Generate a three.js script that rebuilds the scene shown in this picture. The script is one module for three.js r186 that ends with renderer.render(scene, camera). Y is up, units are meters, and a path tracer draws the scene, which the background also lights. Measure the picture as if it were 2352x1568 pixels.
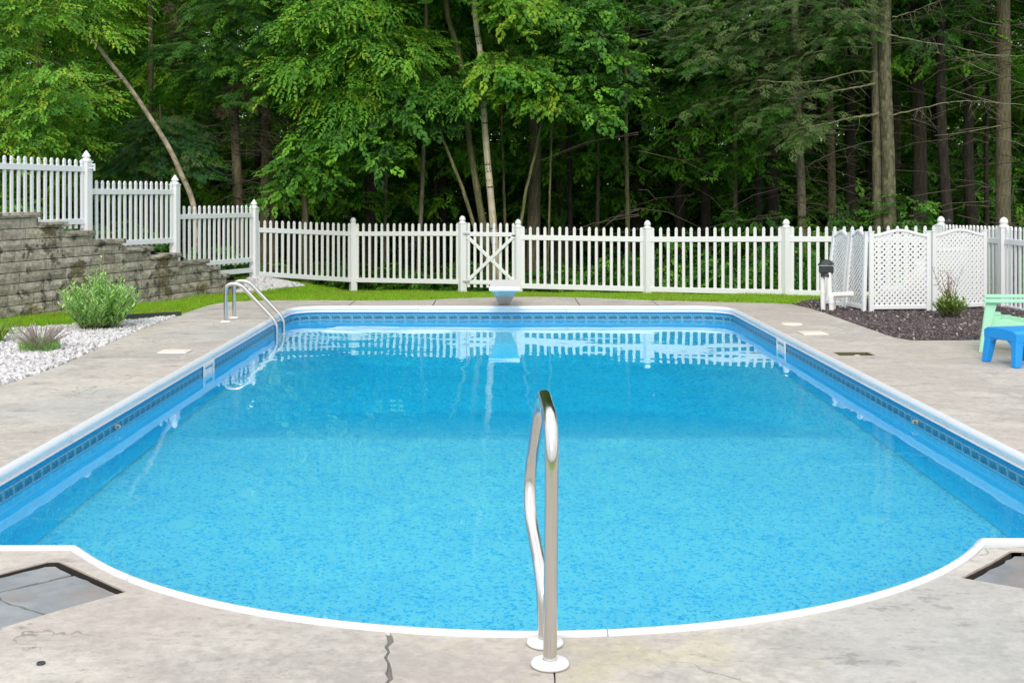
import * as THREE from 'three';
import { mergeGeometries, mergeVertices } from 'three/addons/utils/BufferGeometryUtils.js';
import { RoundedBoxGeometry } from 'three/addons/geometries/RoundedBoxGeometry.js';

// ---------------------------------------------------------------- camera, sky, sun, exposure
const scene = new THREE.Scene();
const EYE = 1.7, FOC = 2800, CX = 1149, CY = 437;              // eye height in metres; focal length and vanishing point on a 2352 x 1568 frame
const camera = new THREE.PerspectiveCamera(2 * Math.atan(784 / FOC) * 180 / Math.PI, 2352 / 1568, 0.1, 900);
camera.position.set(0, EYE, 0);
camera.lookAt(0, EYE, -1);
camera.setViewOffset(2352, 1568, 27, 347, 2352, 1568);          // a shifted lens: level camera, horizon in the upper third
camera.updateProjectionMatrix();
const renderer = new THREE.WebGLRenderer();
renderer.toneMapping = THREE.LinearToneMapping;
renderer.toneMappingExposure = 1.36;
renderer.shadowMap.enabled = true;
{ // bright overcast sky
  const w = 512, h = 256, d = new Float32Array(w * h * 4);
  for (let y = 0; y < h; y++) for (let x = 0; x < w; x++) {
    const up = Math.sin(((y + 0.5) / h - 0.5) * Math.PI), a = (x / w) * 2 * Math.PI, s = Math.max(0, up);
    const cloud = 1 + 0.07 * Math.sin(3 * a + 5 * s) * Math.cos(4 * s + a) + 0.05 * Math.sin(7 * a - 9 * s);
    const l = (0.74 + 0.50 * s) * cloud, i = (y * w + x) * 4;
    d[i] = l * 0.965; d[i + 1] = l * 0.995; d[i + 2] = l * 1.06; d[i + 3] = 1;
  }
  const t = new THREE.DataTexture(d, w, h, THREE.RGBAFormat, THREE.FloatType);
  t.mapping = THREE.EquirectangularReflectionMapping; t.magFilter = THREE.LinearFilter; t.needsUpdate = true;
  scene.background = t; scene.environment = t;
}
const sun = new THREE.DirectionalLight(0xfff2e0, 1.5);
sun.name = 'sun'; sun.position.set(-4, 24, 24); sun.target.position.set(0, 0, -14);
sun.castShadow = true; sun.shadow.radius = 34; sun.shadow.mapSize.set(2048, 2048);
Object.assign(sun.shadow.camera, { left: -30, right: 30, top: 30, bottom: -30, near: 1, far: 120 });
scene.add(sun, sun.target);

// ---------------------------------------------------------------- helpers
const V = (x, y, z) => new THREE.Vector3(x, y, z);
const W = (X, Y, Z) => V(X, Y, -Z);                             // X right, Y up, Z away from the camera
const at = (px, py, Z) => V((px - CX) * Z / FOC, EYE - (py - CY) * Z / FOC, -Z);
const lerp = (a, b, t) => a + (b - a) * t, clamp = (x, a = 0, b = 1) => Math.min(b, Math.max(a, x));
const smooth = (a, b, x) => { const t = clamp((x - a) / (b - a)); return t * t * (3 - 2 * t); };
function rng(seed) { let s = seed >>> 0; return () => { s = (s + 0x6d2b79f5) | 0; let t = Math.imul(s ^ (s >>> 15), 1 | s); t = (t + Math.imul(t ^ (t >>> 7), 61 | t)) ^ t; return ((t ^ (t >>> 14)) >>> 0) / 4294967296; }; }
const taken = new Map();
function numbered(name) { const n = taken.get(name) ?? 0; taken.set(name, n + 1); return n ? name + '_' + String(n).padStart(3, '0') : name; }
function tag(o, label, category, group) { o.userData.label = label; if (category) o.userData.category = category; if (group) o.userData.group = group; return o; }
function thing(name, label, category, pos, turn = 0, group) {
  const o = new THREE.Group(); o.name = numbered(name); if (pos) o.position.copy(pos); o.rotation.y = turn; scene.add(o);
  return tag(o, label, category, group);
}
function part(name, geo, mat, parent, kind) {
  const m = new THREE.Mesh(geo, mat); m.name = numbered(name); m.castShadow = m.receiveShadow = true; (parent ?? scene).add(m);
  if (kind) m.userData.kind = kind;
  return m;
}
function structure(name, label, category) { const g = thing(name, label, category); g.userData.kind = 'structure'; return g; }
const cleaned = (list) => list.map((g) => { const o = g.index ? g.toNonIndexed() : g; for (const k of Object.keys(o.attributes)) if (!['position', 'normal', 'uv'].includes(k)) o.deleteAttribute(k); return o; });
const merged = (list) => mergeGeometries(cleaned(list));
function box(w, h, d, x = 0, y = 0, z = 0, r = 0.004) { const g = new RoundedBoxGeometry(w, h, d, 1, Math.min(r, w / 3, h / 3, d / 3)); g.translate(x, y, z); return g; }
function bar(a, b, w, h, r = 0.004) {                           // a bevelled bar from a to b, h tall and w deep
  const dir = b.clone().sub(a), g = new RoundedBoxGeometry(dir.length(), h, w, 1, Math.min(r, w / 3, h / 3));
  const x = dir.clone().normalize(), z = x.clone().cross(V(0, 1, 0)).normalize(), y = z.clone().cross(x).normalize();
  g.applyMatrix4(new THREE.Matrix4().makeBasis(x, y, z)); const c = a.clone().add(b).multiplyScalar(0.5); g.translate(c.x, c.y, c.z);
  return g;
}
function tube(pts, r, seg = 48, rad = 14, closed = false, tension = 0.5) { return new THREE.TubeGeometry(new THREE.CatmullRomCurve3(pts, closed, 'catmullrom', tension), seg, r, rad, closed); }
function filleted(pts, r, n = 7) {                              // polyline with rounded corners
  const out = [pts[0]];
  for (let i = 1; i < pts.length - 1; i++) {
    const p = pts[i], a = pts[i - 1].clone().sub(p), b = pts[i + 1].clone().sub(p), k = Math.min(r[i - 1] ?? r, a.length() * 0.48, b.length() * 0.48);
    a.setLength(k).add(p); b.setLength(k).add(p);
    for (let j = 0; j <= n; j++) { const t = j / n; out.push(a.clone().multiplyScalar((1 - t) ** 2).addScaledVector(p, 2 * t * (1 - t)).addScaledVector(b, t * t)); }
  }
  out.push(pts[pts.length - 1]);
  return out;
}
function pipe(pts, rad, sides = 12, cap = true) {               // tube along a polyline; rad is a number or one radius per point; ends capped
  const n = pts.length, pos = [], nor = [], uv = [], idx = []; let prev = null, len = 0;
  for (let i = 0; i < n; i++) {
    const t = pts[Math.min(i + 1, n - 1)].clone().sub(pts[Math.max(i - 1, 0)]).normalize();
    let u = prev ? prev.clone().addScaledVector(t, -prev.dot(t)) : (Math.abs(t.y) < 0.9 ? V(0, 1, 0) : V(1, 0, 0)).cross(t);
    u.normalize(); prev = u; const v = t.clone().cross(u), r = Array.isArray(rad) ? rad[i] : rad;
    if (i) len += pts[i].distanceTo(pts[i - 1]);
    for (let j = 0; j <= sides; j++) {
      const a = (j / sides) * 2 * Math.PI, d = u.clone().multiplyScalar(Math.cos(a)).addScaledVector(v, Math.sin(a));
      pos.push(pts[i].x + d.x * r, pts[i].y + d.y * r, pts[i].z + d.z * r); nor.push(d.x, d.y, d.z); uv.push((j / sides) * 2 * Math.PI * (Array.isArray(rad) ? rad[0] : rad), len);
    }
  }
  const k = sides + 1;
  for (let i = 0; i < n - 1; i++) for (let j = 0; j < sides; j++) { const a = i * k + j; idx.push(a, a + 1, a + k, a + 1, a + k + 1, a + k); }
  if (cap) for (const [i, s] of [[0, -1], [n - 1, 1]]) {
    const t = (s > 0 ? pts[n - 1].clone().sub(pts[n - 2]) : pts[1].clone().sub(pts[0])).normalize().multiplyScalar(s), c = pos.length / 3;
    pos.push(pts[i].x, pts[i].y, pts[i].z); nor.push(t.x, t.y, t.z); uv.push(0, 0);
    for (let j = 0; j <= sides; j++) { const b = (i * k + j) * 3; pos.push(pos[b], pos[b + 1], pos[b + 2]); nor.push(t.x, t.y, t.z); uv.push(0, 0); }
    for (let j = 0; j < sides; j++) s > 0 ? idx.push(c, c + 1 + j, c + 2 + j) : idx.push(c, c + 2 + j, c + 1 + j);
  }
  const g = new THREE.BufferGeometry();
  g.setAttribute('position', new THREE.Float32BufferAttribute(pos, 3)); g.setAttribute('normal', new THREE.Float32BufferAttribute(nor, 3)); g.setAttribute('uv', new THREE.Float32BufferAttribute(uv, 2)); g.setIndex(idx);
  return g;
}
// a flat piece with an outline in (X, Z) ground metres, its top at y and its thickness below
function slab(outline, y, thick, bevel = 0.004, holes = []) {
  const s = new THREE.Shape(outline.map(([a, b]) => new THREE.Vector2(a, b)));
  for (const h of holes) s.holes.push(new THREE.Path(h.map(([a, b]) => new THREE.Vector2(a, b))));
  const g = new THREE.ExtrudeGeometry(s, { depth: thick - bevel * 2, bevelEnabled: bevel > 0, bevelThickness: bevel, bevelSize: bevel, bevelOffset: -bevel, bevelSegments: 2, curveSegments: 1, steps: 1 });
  g.rotateX(-Math.PI / 2); g.translate(0, y - thick + bevel, 0);
  return g;
}
function inside(x, y, poly) { let c = false; for (let i = 0, j = poly.length - 1; i < poly.length; j = i++) { const [xi, yi] = poly[i], [xj, yj] = poly[j]; if ((yi > y) !== (yj > y) && x < ((xj - xi) * (y - yi)) / (yj - yi) + xi) c = !c; } return c; }
function clipRect(poly, x0, x1, z0, z1) {
  let p = poly;
  for (const [axis, lim, s] of [[0, x0, 1], [0, x1, -1], [1, z0, 1], [1, z1, -1]]) {
    const out = [];
    p.forEach((a, i) => {
      const b = p[(i + 1) % p.length], da = (a[axis] - lim) * s, db = (b[axis] - lim) * s;
      if (da >= 0) out.push(a);
      if ((da > 0 && db < 0) || (da < 0 && db > 0)) { const t = da / (da - db); out.push([lerp(a[0], b[0], t), lerp(a[1], b[1], t)]); }
    });
    p = out;
  }
  return p.filter((a, i) => { const b = p[(i + 1) % p.length]; return Math.hypot(a[0] - b[0], a[1] - b[1]) > 1e-4; });
}

// ---------------------------------------------------------------- computed textures
function noise(N, cells, seed) {                                // tileable value noise, -1..1
  const r = rng(seed * 7919 + cells), g = new Float32Array(cells * cells).map(() => r() * 2 - 1), out = new Float32Array(N * N), ix = new Int32Array(N), iy = new Int32Array(N), f = new Float32Array(N);
  for (let i = 0; i < N; i++) { const p = (i / N) * cells, a = Math.floor(p), t = p - a; ix[i] = a; iy[i] = (a + 1) % cells; f[i] = t * t * t * (t * (t * 6 - 15) + 10); }
  for (let y = 0; y < N; y++) {
    const a = ix[y] * cells, b = iy[y] * cells, v = f[y];
    for (let x = 0; x < N; x++) { const u = f[x], p = g[a + ix[x]], q = g[a + iy[x]], s = g[b + ix[x]], t = g[b + iy[x]]; const m = p + (q - p) * u; out[y * N + x] = m + (s + (t - s) * u - m) * v; }
  }
  return out;
}
function fbm(N, cells, oct, gain, seed) { const out = new Float32Array(N * N); let a = 1, tot = 0; for (let o = 0; o < oct && cells << o <= N; o++, a *= gain) { const n = noise(N, cells << o, seed + o * 31); tot += a; for (let i = 0; i < out.length; i++) out[i] += n[i] * a; } for (let i = 0; i < out.length; i++) out[i] /= tot; return out; }
const toByte = (l) => Math.round(255 * clamp(l <= 0.0031308 ? l * 12.92 : 1.055 * Math.pow(Math.max(l, 0), 1 / 2.4) - 0.055));
function texture(w, h, pixel, srgb = true, repeat = [1, 1]) {   // pixel(x, y) gives linear r, g, b
  const d = new Uint8Array(w * h * 4), c = [0, 0, 0];
  for (let y = 0; y < h; y++) for (let x = 0; x < w; x++) { pixel(x, y, c); const i = (y * w + x) * 4; for (let k = 0; k < 3; k++) d[i + k] = srgb ? toByte(c[k]) : Math.round(clamp(c[k]) * 255); d[i + 3] = 255; }
  const t = new THREE.DataTexture(d, w, h); t.wrapS = t.wrapT = THREE.RepeatWrapping; t.magFilter = THREE.LinearFilter; t.minFilter = THREE.LinearMipmapLinearFilter; t.generateMipmaps = true;
  if (srgb) t.colorSpace = THREE.SRGBColorSpace;
  t.repeat.set(...repeat); t.needsUpdate = true;
  return t;
}
const mix3 = (c, a, b, t) => { for (let k = 0; k < 3; k++) c[k] = a[k] + (b[k] - a[k]) * t; };

const M = {};
{ // stamped concrete of the pool deck: mottled warm grey, slate-like hairlines, dark flecks, a few yellowish stains
  const N = 2048, a = fbm(N, 4, 7, 0.6, 3), b = fbm(N, 14, 7, 0.68, 11), c = fbm(N, 3, 5, 0.5, 23), d = fbm(N, 128, 4, 0.75, 37), e = fbm(N, 5, 6, 0.55, 53), hgt = new Float32Array(N * N), L = N * N;
  const light = [0.50, 0.468, 0.415], mid = [0.345, 0.325, 0.293], dark = [0.125, 0.115, 0.105], pink = [0.43, 0.382, 0.338], yel = [0.45, 0.415, 0.235], cool = [0.355, 0.365, 0.352];
  const map = texture(N, N, (x, y, o) => {
    const i = y * N + x, st = b[((y * 3) % N) * N + ((x + 500) % N)], line = Math.abs(e[i] + 0.08 * b[i]), seam = smooth(0.012, 0.0, line) * smooth(-0.15, 0.2, a[(i + 77777) % L]);
    mix3(o, mid, light, clamp(0.6 + a[i] * 1.0 + b[i] * 1.25 + d[i] * 0.5));
    mix3(o, o.slice(), pink, 0.55 * smooth(0.0, 0.35, c[i])); mix3(o, o.slice(), cool, 0.6 * smooth(0.0, 0.35, -c[i]));
    mix3(o, o.slice(), yel, 0.40 * smooth(0.30, 0.55, a[(i + 999999) % L] + 0.3 * b[i]));
    const fleck = smooth(0.20, 0.66, st * 0.9 + 0.5 * b[i] + 0.5 * d[i]);
    mix3(o, o.slice(), dark, clamp(0.54 * fleck + 0.60 * seam)); const g = 1 + 0.14 * d[i]; o[0] *= g; o[1] *= g; o[2] *= g;
    hgt[i] = 0.5 + 0.4 * b[i] + 0.15 * d[i] + 0.3 * a[i] - 0.3 * seam - 0.12 * fleck;
  }, true, [1 / 5, 1 / 5]);
  M.deck = new THREE.MeshStandardMaterial({ map, roughness: 0.78, bumpMap: texture(N, N, (x, y, o) => { o[0] = o[1] = o[2] = hgt[y * N + x]; }, false, [1 / 5, 1 / 5]), bumpScale: 0.011 });
}
{ // grey slate-coloured stamped stones set in the deck corners
  const N = 512, a = fbm(N, 4, 6, 0.6, 71), b = fbm(N, 3, 4, 0.5, 72);
  M.slate = new THREE.MeshPhysicalMaterial({ roughness: 1, specularIntensity: 0.25, map: texture(N, N, (x, y, o) => { const i = y * N + x; mix3(o, [0.165, 0.182, 0.195], [0.29, 0.31, 0.32], clamp(0.5 + a[i])); mix3(o, o.slice(), [0.27, 0.23, 0.20], 0.5 * smooth(0.2, 0.5, b[i])); }), bumpMap: texture(N, N, (x, y, o) => { o[0] = o[1] = o[2] = 0.5 + 0.5 * a[y * N + x]; }, false), bumpScale: 0.006 });
  M.darkEarth = new THREE.MeshStandardMaterial({ color: new THREE.Color(0.075, 0.065, 0.055), roughness: 1 });
}
{ // split-face wall block: beige grey with dark weathering blotches
  const N = 1024, a = fbm(N, 15, 6, 0.7, 101), b = fbm(N, 4, 5, 0.6, 102), c = fbm(N, 40, 4, 0.7, 103);
  const pix = (x, y, o) => { const i = y * N + x; mix3(o, [0.27, 0.245, 0.19], [0.50, 0.465, 0.385], clamp(0.5 + 0.8 * c[i] + 0.6 * b[i])); mix3(o, o.slice(), [0.062, 0.056, 0.042], 0.88 * smooth(0.02, 0.42, a[i] + 0.5 * b[i] + 0.25 * c[i] - 0.02)); mix3(o, o.slice(), [0.17, 0.14, 0.045], 0.5 * smooth(0.28, 0.5, b[i])); };
  M.block = new THREE.MeshStandardMaterial({ roughness: 0.95, map: texture(N, N, pix, true, [1 / 2.2, 1 / 2.2]), bumpMap: texture(N, N, (x, y, o) => { const i = y * N + x; o[0] = o[1] = o[2] = 0.5 + 0.3 * a[i] + 0.35 * c[i]; }, false, [1 / 2.2, 1 / 2.2]), bumpScale: 0.02 });
}
{ // vinyl liner: pebble print, pale blue with deeper blue flecks
  const N = 1024, a = fbm(N, 112, 3, 0.6, 201), b = fbm(N, 56, 3, 0.55, 202), c = fbm(N, 8, 3, 0.5, 203);
  const pix = (x, y, o) => { const i = y * N + x, f = smooth(0.10, 0.34, a[i] * 0.75 + b[i] * 0.45), g = smooth(0.12, 0.4, -b[i]); mix3(o, [0.80, 0.875, 0.99], [0.93, 0.94, 0.995], clamp(0.5 + 1.2 * c[i] + 0.8 * g)); mix3(o, o.slice(), [0.12, 0.62, 0.93], 0.9 * f); };
  M.liner = new THREE.MeshStandardMaterial({ roughness: 0.6, map: texture(N, N, pix, true, [1 / 1.5, 1 / 1.5]) });
  M.linerWall = new THREE.MeshStandardMaterial({ roughness: 0.55, map: texture(N, N, (x, y, o) => { pix(x, y, o); mix3(o, o.slice(), [0.06, 0.66, 0.95], 0.80); }, true, [1 / 1.5, 1 / 1.5]) });
}
{ // printed tile border of the liner: a deep blue strip over square tiles in pale frames
  const w = 128, h = 192, n = fbm(256, 16, 4, 0.6, 210);
  M.border = new THREE.MeshStandardMaterial({ roughness: 0.4, map: texture(w, h, (x, y, o) => {
    const u = x / w, Y = -0.06 - (1 - y / h) * 0.18, k = n[(y % 256) * 256 + x];                 // v runs upwards: row 0 is the bottom
    const t = clamp(0.5 + k); mix3(o, [0.006, 0.19, 0.42], [0.014, 0.25, 0.50], t);
    if (Y < -0.104 && Y > -0.188) {
      const e = Math.min(u, 1 - u) * 0.155, f = Math.min(-0.106 - Y, Y + 0.186);
      if (Math.min(e, f) > 0.005) { mix3(o, [0.008, 0.10, 0.22], [0.03, 0.26, 0.42], t); if (Math.min(e, f) < 0.014) mix3(o, [0.15, 0.31, 0.37], [0.30, 0.42, 0.42], t); }
    } else if (Y <= -0.188) mix3(o, [0.008, 0.42, 0.76], [0.016, 0.50, 0.82], t);
  }, true, [1 / 0.155, 1]) });
}
M.white = new THREE.MeshPhysicalMaterial({ color: new THREE.Color(0.735, 0.765, 0.785), roughness: 0.42 });
M.coping = new THREE.MeshPhysicalMaterial({ color: new THREE.Color(0.75, 0.775, 0.80), roughness: 0.28, clearcoat: 0.3, clearcoatRoughness: 0.2 });
M.plastic = new THREE.MeshPhysicalMaterial({ color: new THREE.Color(0.76, 0.765, 0.755), roughness: 0.35 });
M.brass = new THREE.MeshPhysicalMaterial({ color: new THREE.Color(0.42, 0.36, 0.25), roughness: 0.4 });
M.drain = new THREE.MeshPhysicalMaterial({ color: new THREE.Color(0.90, 0.93, 0.97), roughness: 0.5 });
M.cream = new THREE.MeshPhysicalMaterial({ color: new THREE.Color(0.74, 0.70, 0.60), roughness: 0.45 });
M.black = new THREE.MeshPhysicalMaterial({ color: new THREE.Color(0.030, 0.034, 0.038), roughness: 0.4 });
M.mint = new THREE.MeshPhysicalMaterial({ color: new THREE.Color(0.37, 0.74, 0.51), roughness: 0.45 });
M.blue = new THREE.MeshPhysicalMaterial({ color: new THREE.Color(0.006, 0.27, 0.72), roughness: 0.42 });
{ // stainless steel, faintly streaked
  const n = fbm(256, 4, 5, 0.6, 301);
  M.steel = new THREE.MeshPhysicalMaterial({ color: new THREE.Color(0.66, 0.65, 0.62), metalness: 1, roughness: 0.27, roughnessMap: texture(256, 256, (x, y, o) => { o[0] = o[1] = o[2] = clamp(0.65 + 0.45 * n[((y >> 3) % 256) * 256 + x]); }, false, [6, 3]) });
}
M.water = new THREE.MeshPhysicalMaterial({ color: 0xffffff, roughness: 0, transmission: 1, thickness: 1, ior: 1.333, attenuationColor: new THREE.Color(0.54, 0.949, 0.9995), attenuationDistance: 1, specularIntensity: 0.26 });
function barkMaterial(lo, hi, seed, spot, spotShare, rep = 0.6, bump = 0.02) {
  const N = 512, a = fbm(N, 16, 5, 0.6, seed), b = fbm(N, 4, 4, 0.55, seed + 1), c = fbm(N, 12, 5, 0.65, seed + 2), px = (x, y) => a[((y >> 2) % N) * N + x];
  return new THREE.MeshStandardMaterial({ roughness: 0.95, map: texture(N, N, (x, y, o) => { const i = y * N + x; mix3(o, lo, hi, clamp(0.5 + 0.9 * px(x, y) + 0.5 * b[i])); mix3(o, o.slice(), spot, spotShare * smooth(0.08, 0.3, c[i])); }, true, [1 / rep, 1 / rep]), bumpMap: texture(N, N, (x, y, o) => { o[0] = o[1] = o[2] = 0.5 + 0.5 * px(x, y); }, false, [1 / rep, 1 / rep]), bumpScale: bump });
}
M.barkBrown = barkMaterial([0.075, 0.064, 0.038], [0.19, 0.165, 0.105], 401, [0.10, 0.125, 0.05], 0.5);
M.barkGrey = barkMaterial([0.062, 0.062, 0.036], [0.165, 0.160, 0.098], 411, [0.20, 0.21, 0.115], 0.7, 0.8, 0.03);
M.barkDark = barkMaterial([0.012, 0.010, 0.008], [0.045, 0.036, 0.027], 421, [0.05, 0.05, 0.03], 0.4);
M.barkTan = barkMaterial([0.12, 0.10, 0.07], [0.27, 0.23, 0.165], 431, [0.14, 0.15, 0.06], 0.4);
M.barkPale = barkMaterial([0.30, 0.26, 0.175], [0.52, 0.46, 0.335], 435, [0.14, 0.12, 0.08], 0.5);
M.barkMoss = barkMaterial([0.075, 0.08, 0.032], [0.19, 0.19, 0.085], 441, [0.06, 0.05, 0.03], 0.5);
M.lichen = barkMaterial([0.13, 0.135, 0.075], [0.27, 0.28, 0.17], 451, [0.07, 0.06, 0.04], 0.7, 0.5, 0.01);
M.twig = new THREE.MeshStandardMaterial({ color: new THREE.Color(0.085, 0.07, 0.05), roughness: 0.95 });
{ // birch: pale, yellowing, with dark cross marks
  const N = 512, a = fbm(N, 6, 5, 0.6, 461), r = rng(77), marks = Array.from({ length: 26 }, () => [r() * N, r() * N, 18 + r() * 60, 3 + r() * 7]);
  const dash = (x, y) => marks.reduce((m, [u, v, l, t]) => { const dx = Math.abs(((x - u + N * 1.5) % N) - N / 2), dy = Math.abs(((y - v + N * 1.5) % N) - N / 2); return Math.max(m, 1 - Math.max(dx / l, dy / t)); }, 0);
  M.birch = new THREE.MeshStandardMaterial({ roughness: 0.8, map: texture(N, N, (x, y, o) => { const i = y * N + x; mix3(o, [0.36, 0.32, 0.20], [0.58, 0.54, 0.41], clamp(0.5 + 1.1 * a[i])); mix3(o, o.slice(), [0.035, 0.03, 0.022], smooth(0.05, 0.45, dash(x, y))); }, true, [1 / 0.5, 1 / 1.3]) });
}
const leafMat = (c, r = 0.62) => new THREE.MeshPhysicalMaterial({ color: new THREE.Color(...c), roughness: r, transmission: 0.44, thickness: 0, specularIntensity: 0.5, side: THREE.DoubleSide, vertexColors: true });
M.leaf = leafMat([1, 1, 1]);
M.grass = leafMat([1, 1, 1], 0.7);

// ---------------------------------------------------------------- plan of the pool (X right, Z away, metres)
const PL = -2.995, PR = 3.31, PF = 17.72, PNL = 5.805, PNR = 5.92, RC = 0.45, AX = 0.1215, AR = 2.564, AZ = 7.248, RL = -2.005, RR = 2.33, CW = 0.052;
const WATER = -0.178;
function poolPath(step = 0.12) {                                // clockwise seen from above, closed
  const p = [], add = (x, z, sharp) => p.push({ x, z, sharp });
  const line = (x0, z0, x1, z1) => { const n = Math.max(1, Math.round(Math.hypot(x1 - x0, z1 - z0) / 0.5)); for (let i = 0; i < n; i++) add(lerp(x0, x1, i / n), lerp(z0, z1, i / n), i === 0); };
  line(PL, PNL, PL, PF - RC);
  for (let i = 0; i < 10; i++) { const a = Math.PI - (i / 10) * Math.PI / 2; add(PL + RC + RC * Math.cos(a), PF - RC + RC * Math.sin(a)); }
  line(PL + RC, PF, PR - RC, PF);
  for (let i = 0; i < 10; i++) { const a = Math.PI / 2 - (i / 10) * Math.PI / 2; add(PR - RC + RC * Math.cos(a), PF - RC + RC * Math.sin(a)); }
  line(PR, PF - RC, PR, PNR); line(PR, PNR, RR, PNR);
  const a0 = Math.atan2(PNR - AZ, RR - AX), a1 = Math.atan2(PNL - AZ, RL - AX), n = 40;
  for (let i = 0; i < n; i++) { const a = lerp(a0, a1, i / n); add(AX + AR * Math.cos(a), AZ + AR * Math.sin(a), i === 0); }
  line(RL, PNL, PL, PNL);
  return p;
}
const path = poolPath();
const NP = path.length;
path.forEach((p, i) => {
  const a = path[(i + NP - 1) % NP], b = path[(i + 1) % NP], n0 = [-(p.z - a.z), p.x - a.x], n1 = [-(b.z - p.z), b.x - p.x];
  const l0 = Math.hypot(...n0), l1 = Math.hypot(...n1), m = [n0[0] / l0 + n1[0] / l1, n0[1] / l0 + n1[1] / l1], k = 2 / (m[0] ** 2 + m[1] ** 2);
  p.nx = m[0] * k; p.nz = m[1] * k;                             // outward, mitred
  p.s = i ? path[i - 1].s + l0 : 0;
});
const out = (d) => path.map((p) => [p.x + p.nx * d, p.z + p.nz * d]);
const copingEdge = out(CW);

// ---------------------------------------------------------------- terrain
const wallX = (Z) => -4.815 + 0.32 * (Z - 22.14);                // face of the retaining wall
const deckOutline = [[-7.2, 1.2], [8.6, 1.2], [8.6, 13.95], [6.0, 13.93], [5.4, 13.86], [4.86, 13.80], [4.66, 13.84], [4.56, 14.1], [4.54, 14.9], [4.52, 15.9], [4.515, 16.9], [4.47, 17.6], [4.36, 18.2], [4.1, 18.4], [3.7, 18.48], [3.2, 18.62], [2.7, 18.76], [2.3, 18.85], [1.9, 19.05], [1.4, 19.3], [0.9, 19.44], [0.4, 19.48], [-0.1, 19.42], [-0.6, 19.25], [-1.0, 19.02], [-1.3, 18.87], [-2.4, 18.84], [-3.4, 18.85], [-3.8, 18.80], [-4.08, 18.65], [-4.25, 18.4], [-4.33, 18.0], [-4.37, 17.2], [-4.38, 16.3], [-4.41, 15.1], [-4.33, 13.1], [-4.28, 11.7], [-4.34, 10.7], [-4.6, 9.8], [-5.3, 9.2], [-7.2, 8.8]];
const fenceZ = (X) => (X < -2.97 ? 24.6 + 1.05 * (X + 2.97) : 23.37 - 0.414 * X);
const wallBase = (Z) => lerp(-0.02, -0.20, clamp((Z - 16.3) / 5.8, -0.4, 1));
const ground = (X, Z) => {                                      // lawn falling gently away behind the deck, up to the wall and the fence
  const back = -0.06 * clamp(Z - 18.85, 0, 7), left = X < -4.3 ? wallBase(Z) * clamp((-4.35 - X) / Math.max(0.15, -4.35 - wallX(Z)), 0, 1.2) : 0;
  const hill = 0.31 * clamp((-X - 3.1) / 1.4) * smooth(21.6, 22.9, Z);
  return Math.min(back, left) + hill - 0.012;
};
const terrace = (X, Z) => {                                     // higher ground behind the wall
  const s = Z + 0.3 * (X - wallX(Z)), k = [[14, 1.30], [16, 1.18], [18.3, 1.0], [20.5, 0.70], [21.6, 0.36], [22.8, 0.06], [24.6, -0.30], [27, -0.44], [60, -0.44]];
  let i = 1; while (i < k.length - 1 && k[i][0] < s) i++;
  const h = lerp(k[i - 1][1], k[i][1], clamp((s - k[i - 1][0]) / (k[i][0] - k[i - 1][0])));
  return h + 0.05 * Math.max(0, wallX(Z) - X);
};
function sheet(x0, x1, z0, z1, step, fn, keep) {
  const nx = Math.round((x1 - x0) / step), nz = Math.round((z1 - z0) / step), pos = [], uv = [], idx = [];
  for (let j = 0; j <= nz; j++) for (let i = 0; i <= nx; i++) { const X = lerp(x0, x1, i / nx), Z = lerp(z0, z1, j / nz); pos.push(X, fn(X, Z), -Z); uv.push(X, Z); }
  for (let j = 0; j < nz; j++) for (let i = 0; i < nx; i++) { if (keep && !keep(lerp(x0, x1, (i + 0.5) / nx), lerp(z0, z1, (j + 0.5) / nz))) continue; const a = j * (nx + 1) + i, b = a + nx + 1; idx.push(a, a + 1, b, a + 1, b + 1, b); }
  const g = new THREE.BufferGeometry(); g.setAttribute('position', new THREE.Float32BufferAttribute(pos, 3)); g.setAttribute('uv', new THREE.Float32BufferAttribute(uv, 2)); g.setIndex(idx); g.computeVertexNormals();
  return g;
}
{ // forest floor and everything beyond, one sheet to the horizon with an opening under the deck
  const N = 512, a = fbm(N, 8, 6, 0.65, 501), b = fbm(N, 64, 3, 0.6, 502);
  const map = texture(N, N, (x, y, o) => { const i = y * N + x; mix3(o, [0.028, 0.022, 0.014], [0.085, 0.062, 0.036], clamp(0.5 + 0.8 * a[i] + 0.5 * b[i])); mix3(o, o.slice(), [0.03, 0.05, 0.012], 0.7 * smooth(0.15, 0.4, a[(i + 4321) % (N * N)])); }, true, [1 / 3, 1 / 3]);
  M.litter = new THREE.MeshStandardMaterial({ map, roughness: 1 });
  const s = new THREE.Shape([[-400, -300], [400, -300], [400, 600], [-400, 600]].map((p) => new THREE.Vector2(...p)));
  s.holes.push(new THREE.Path([[-3.9, 3.9], [4.2, 3.9], [4.2, 18.3], [-3.9, 18.3]].map((p) => new THREE.Vector2(...p))));
  const g = new THREE.ShapeGeometry(s); g.rotateX(-Math.PI / 2); g.translate(0, -0.42, 0);
  const m = part('ground', g, M.litter, null, 'structure'); tag(m, 'dark leaf litter of the forest floor behind the fence', 'ground');
}
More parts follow.
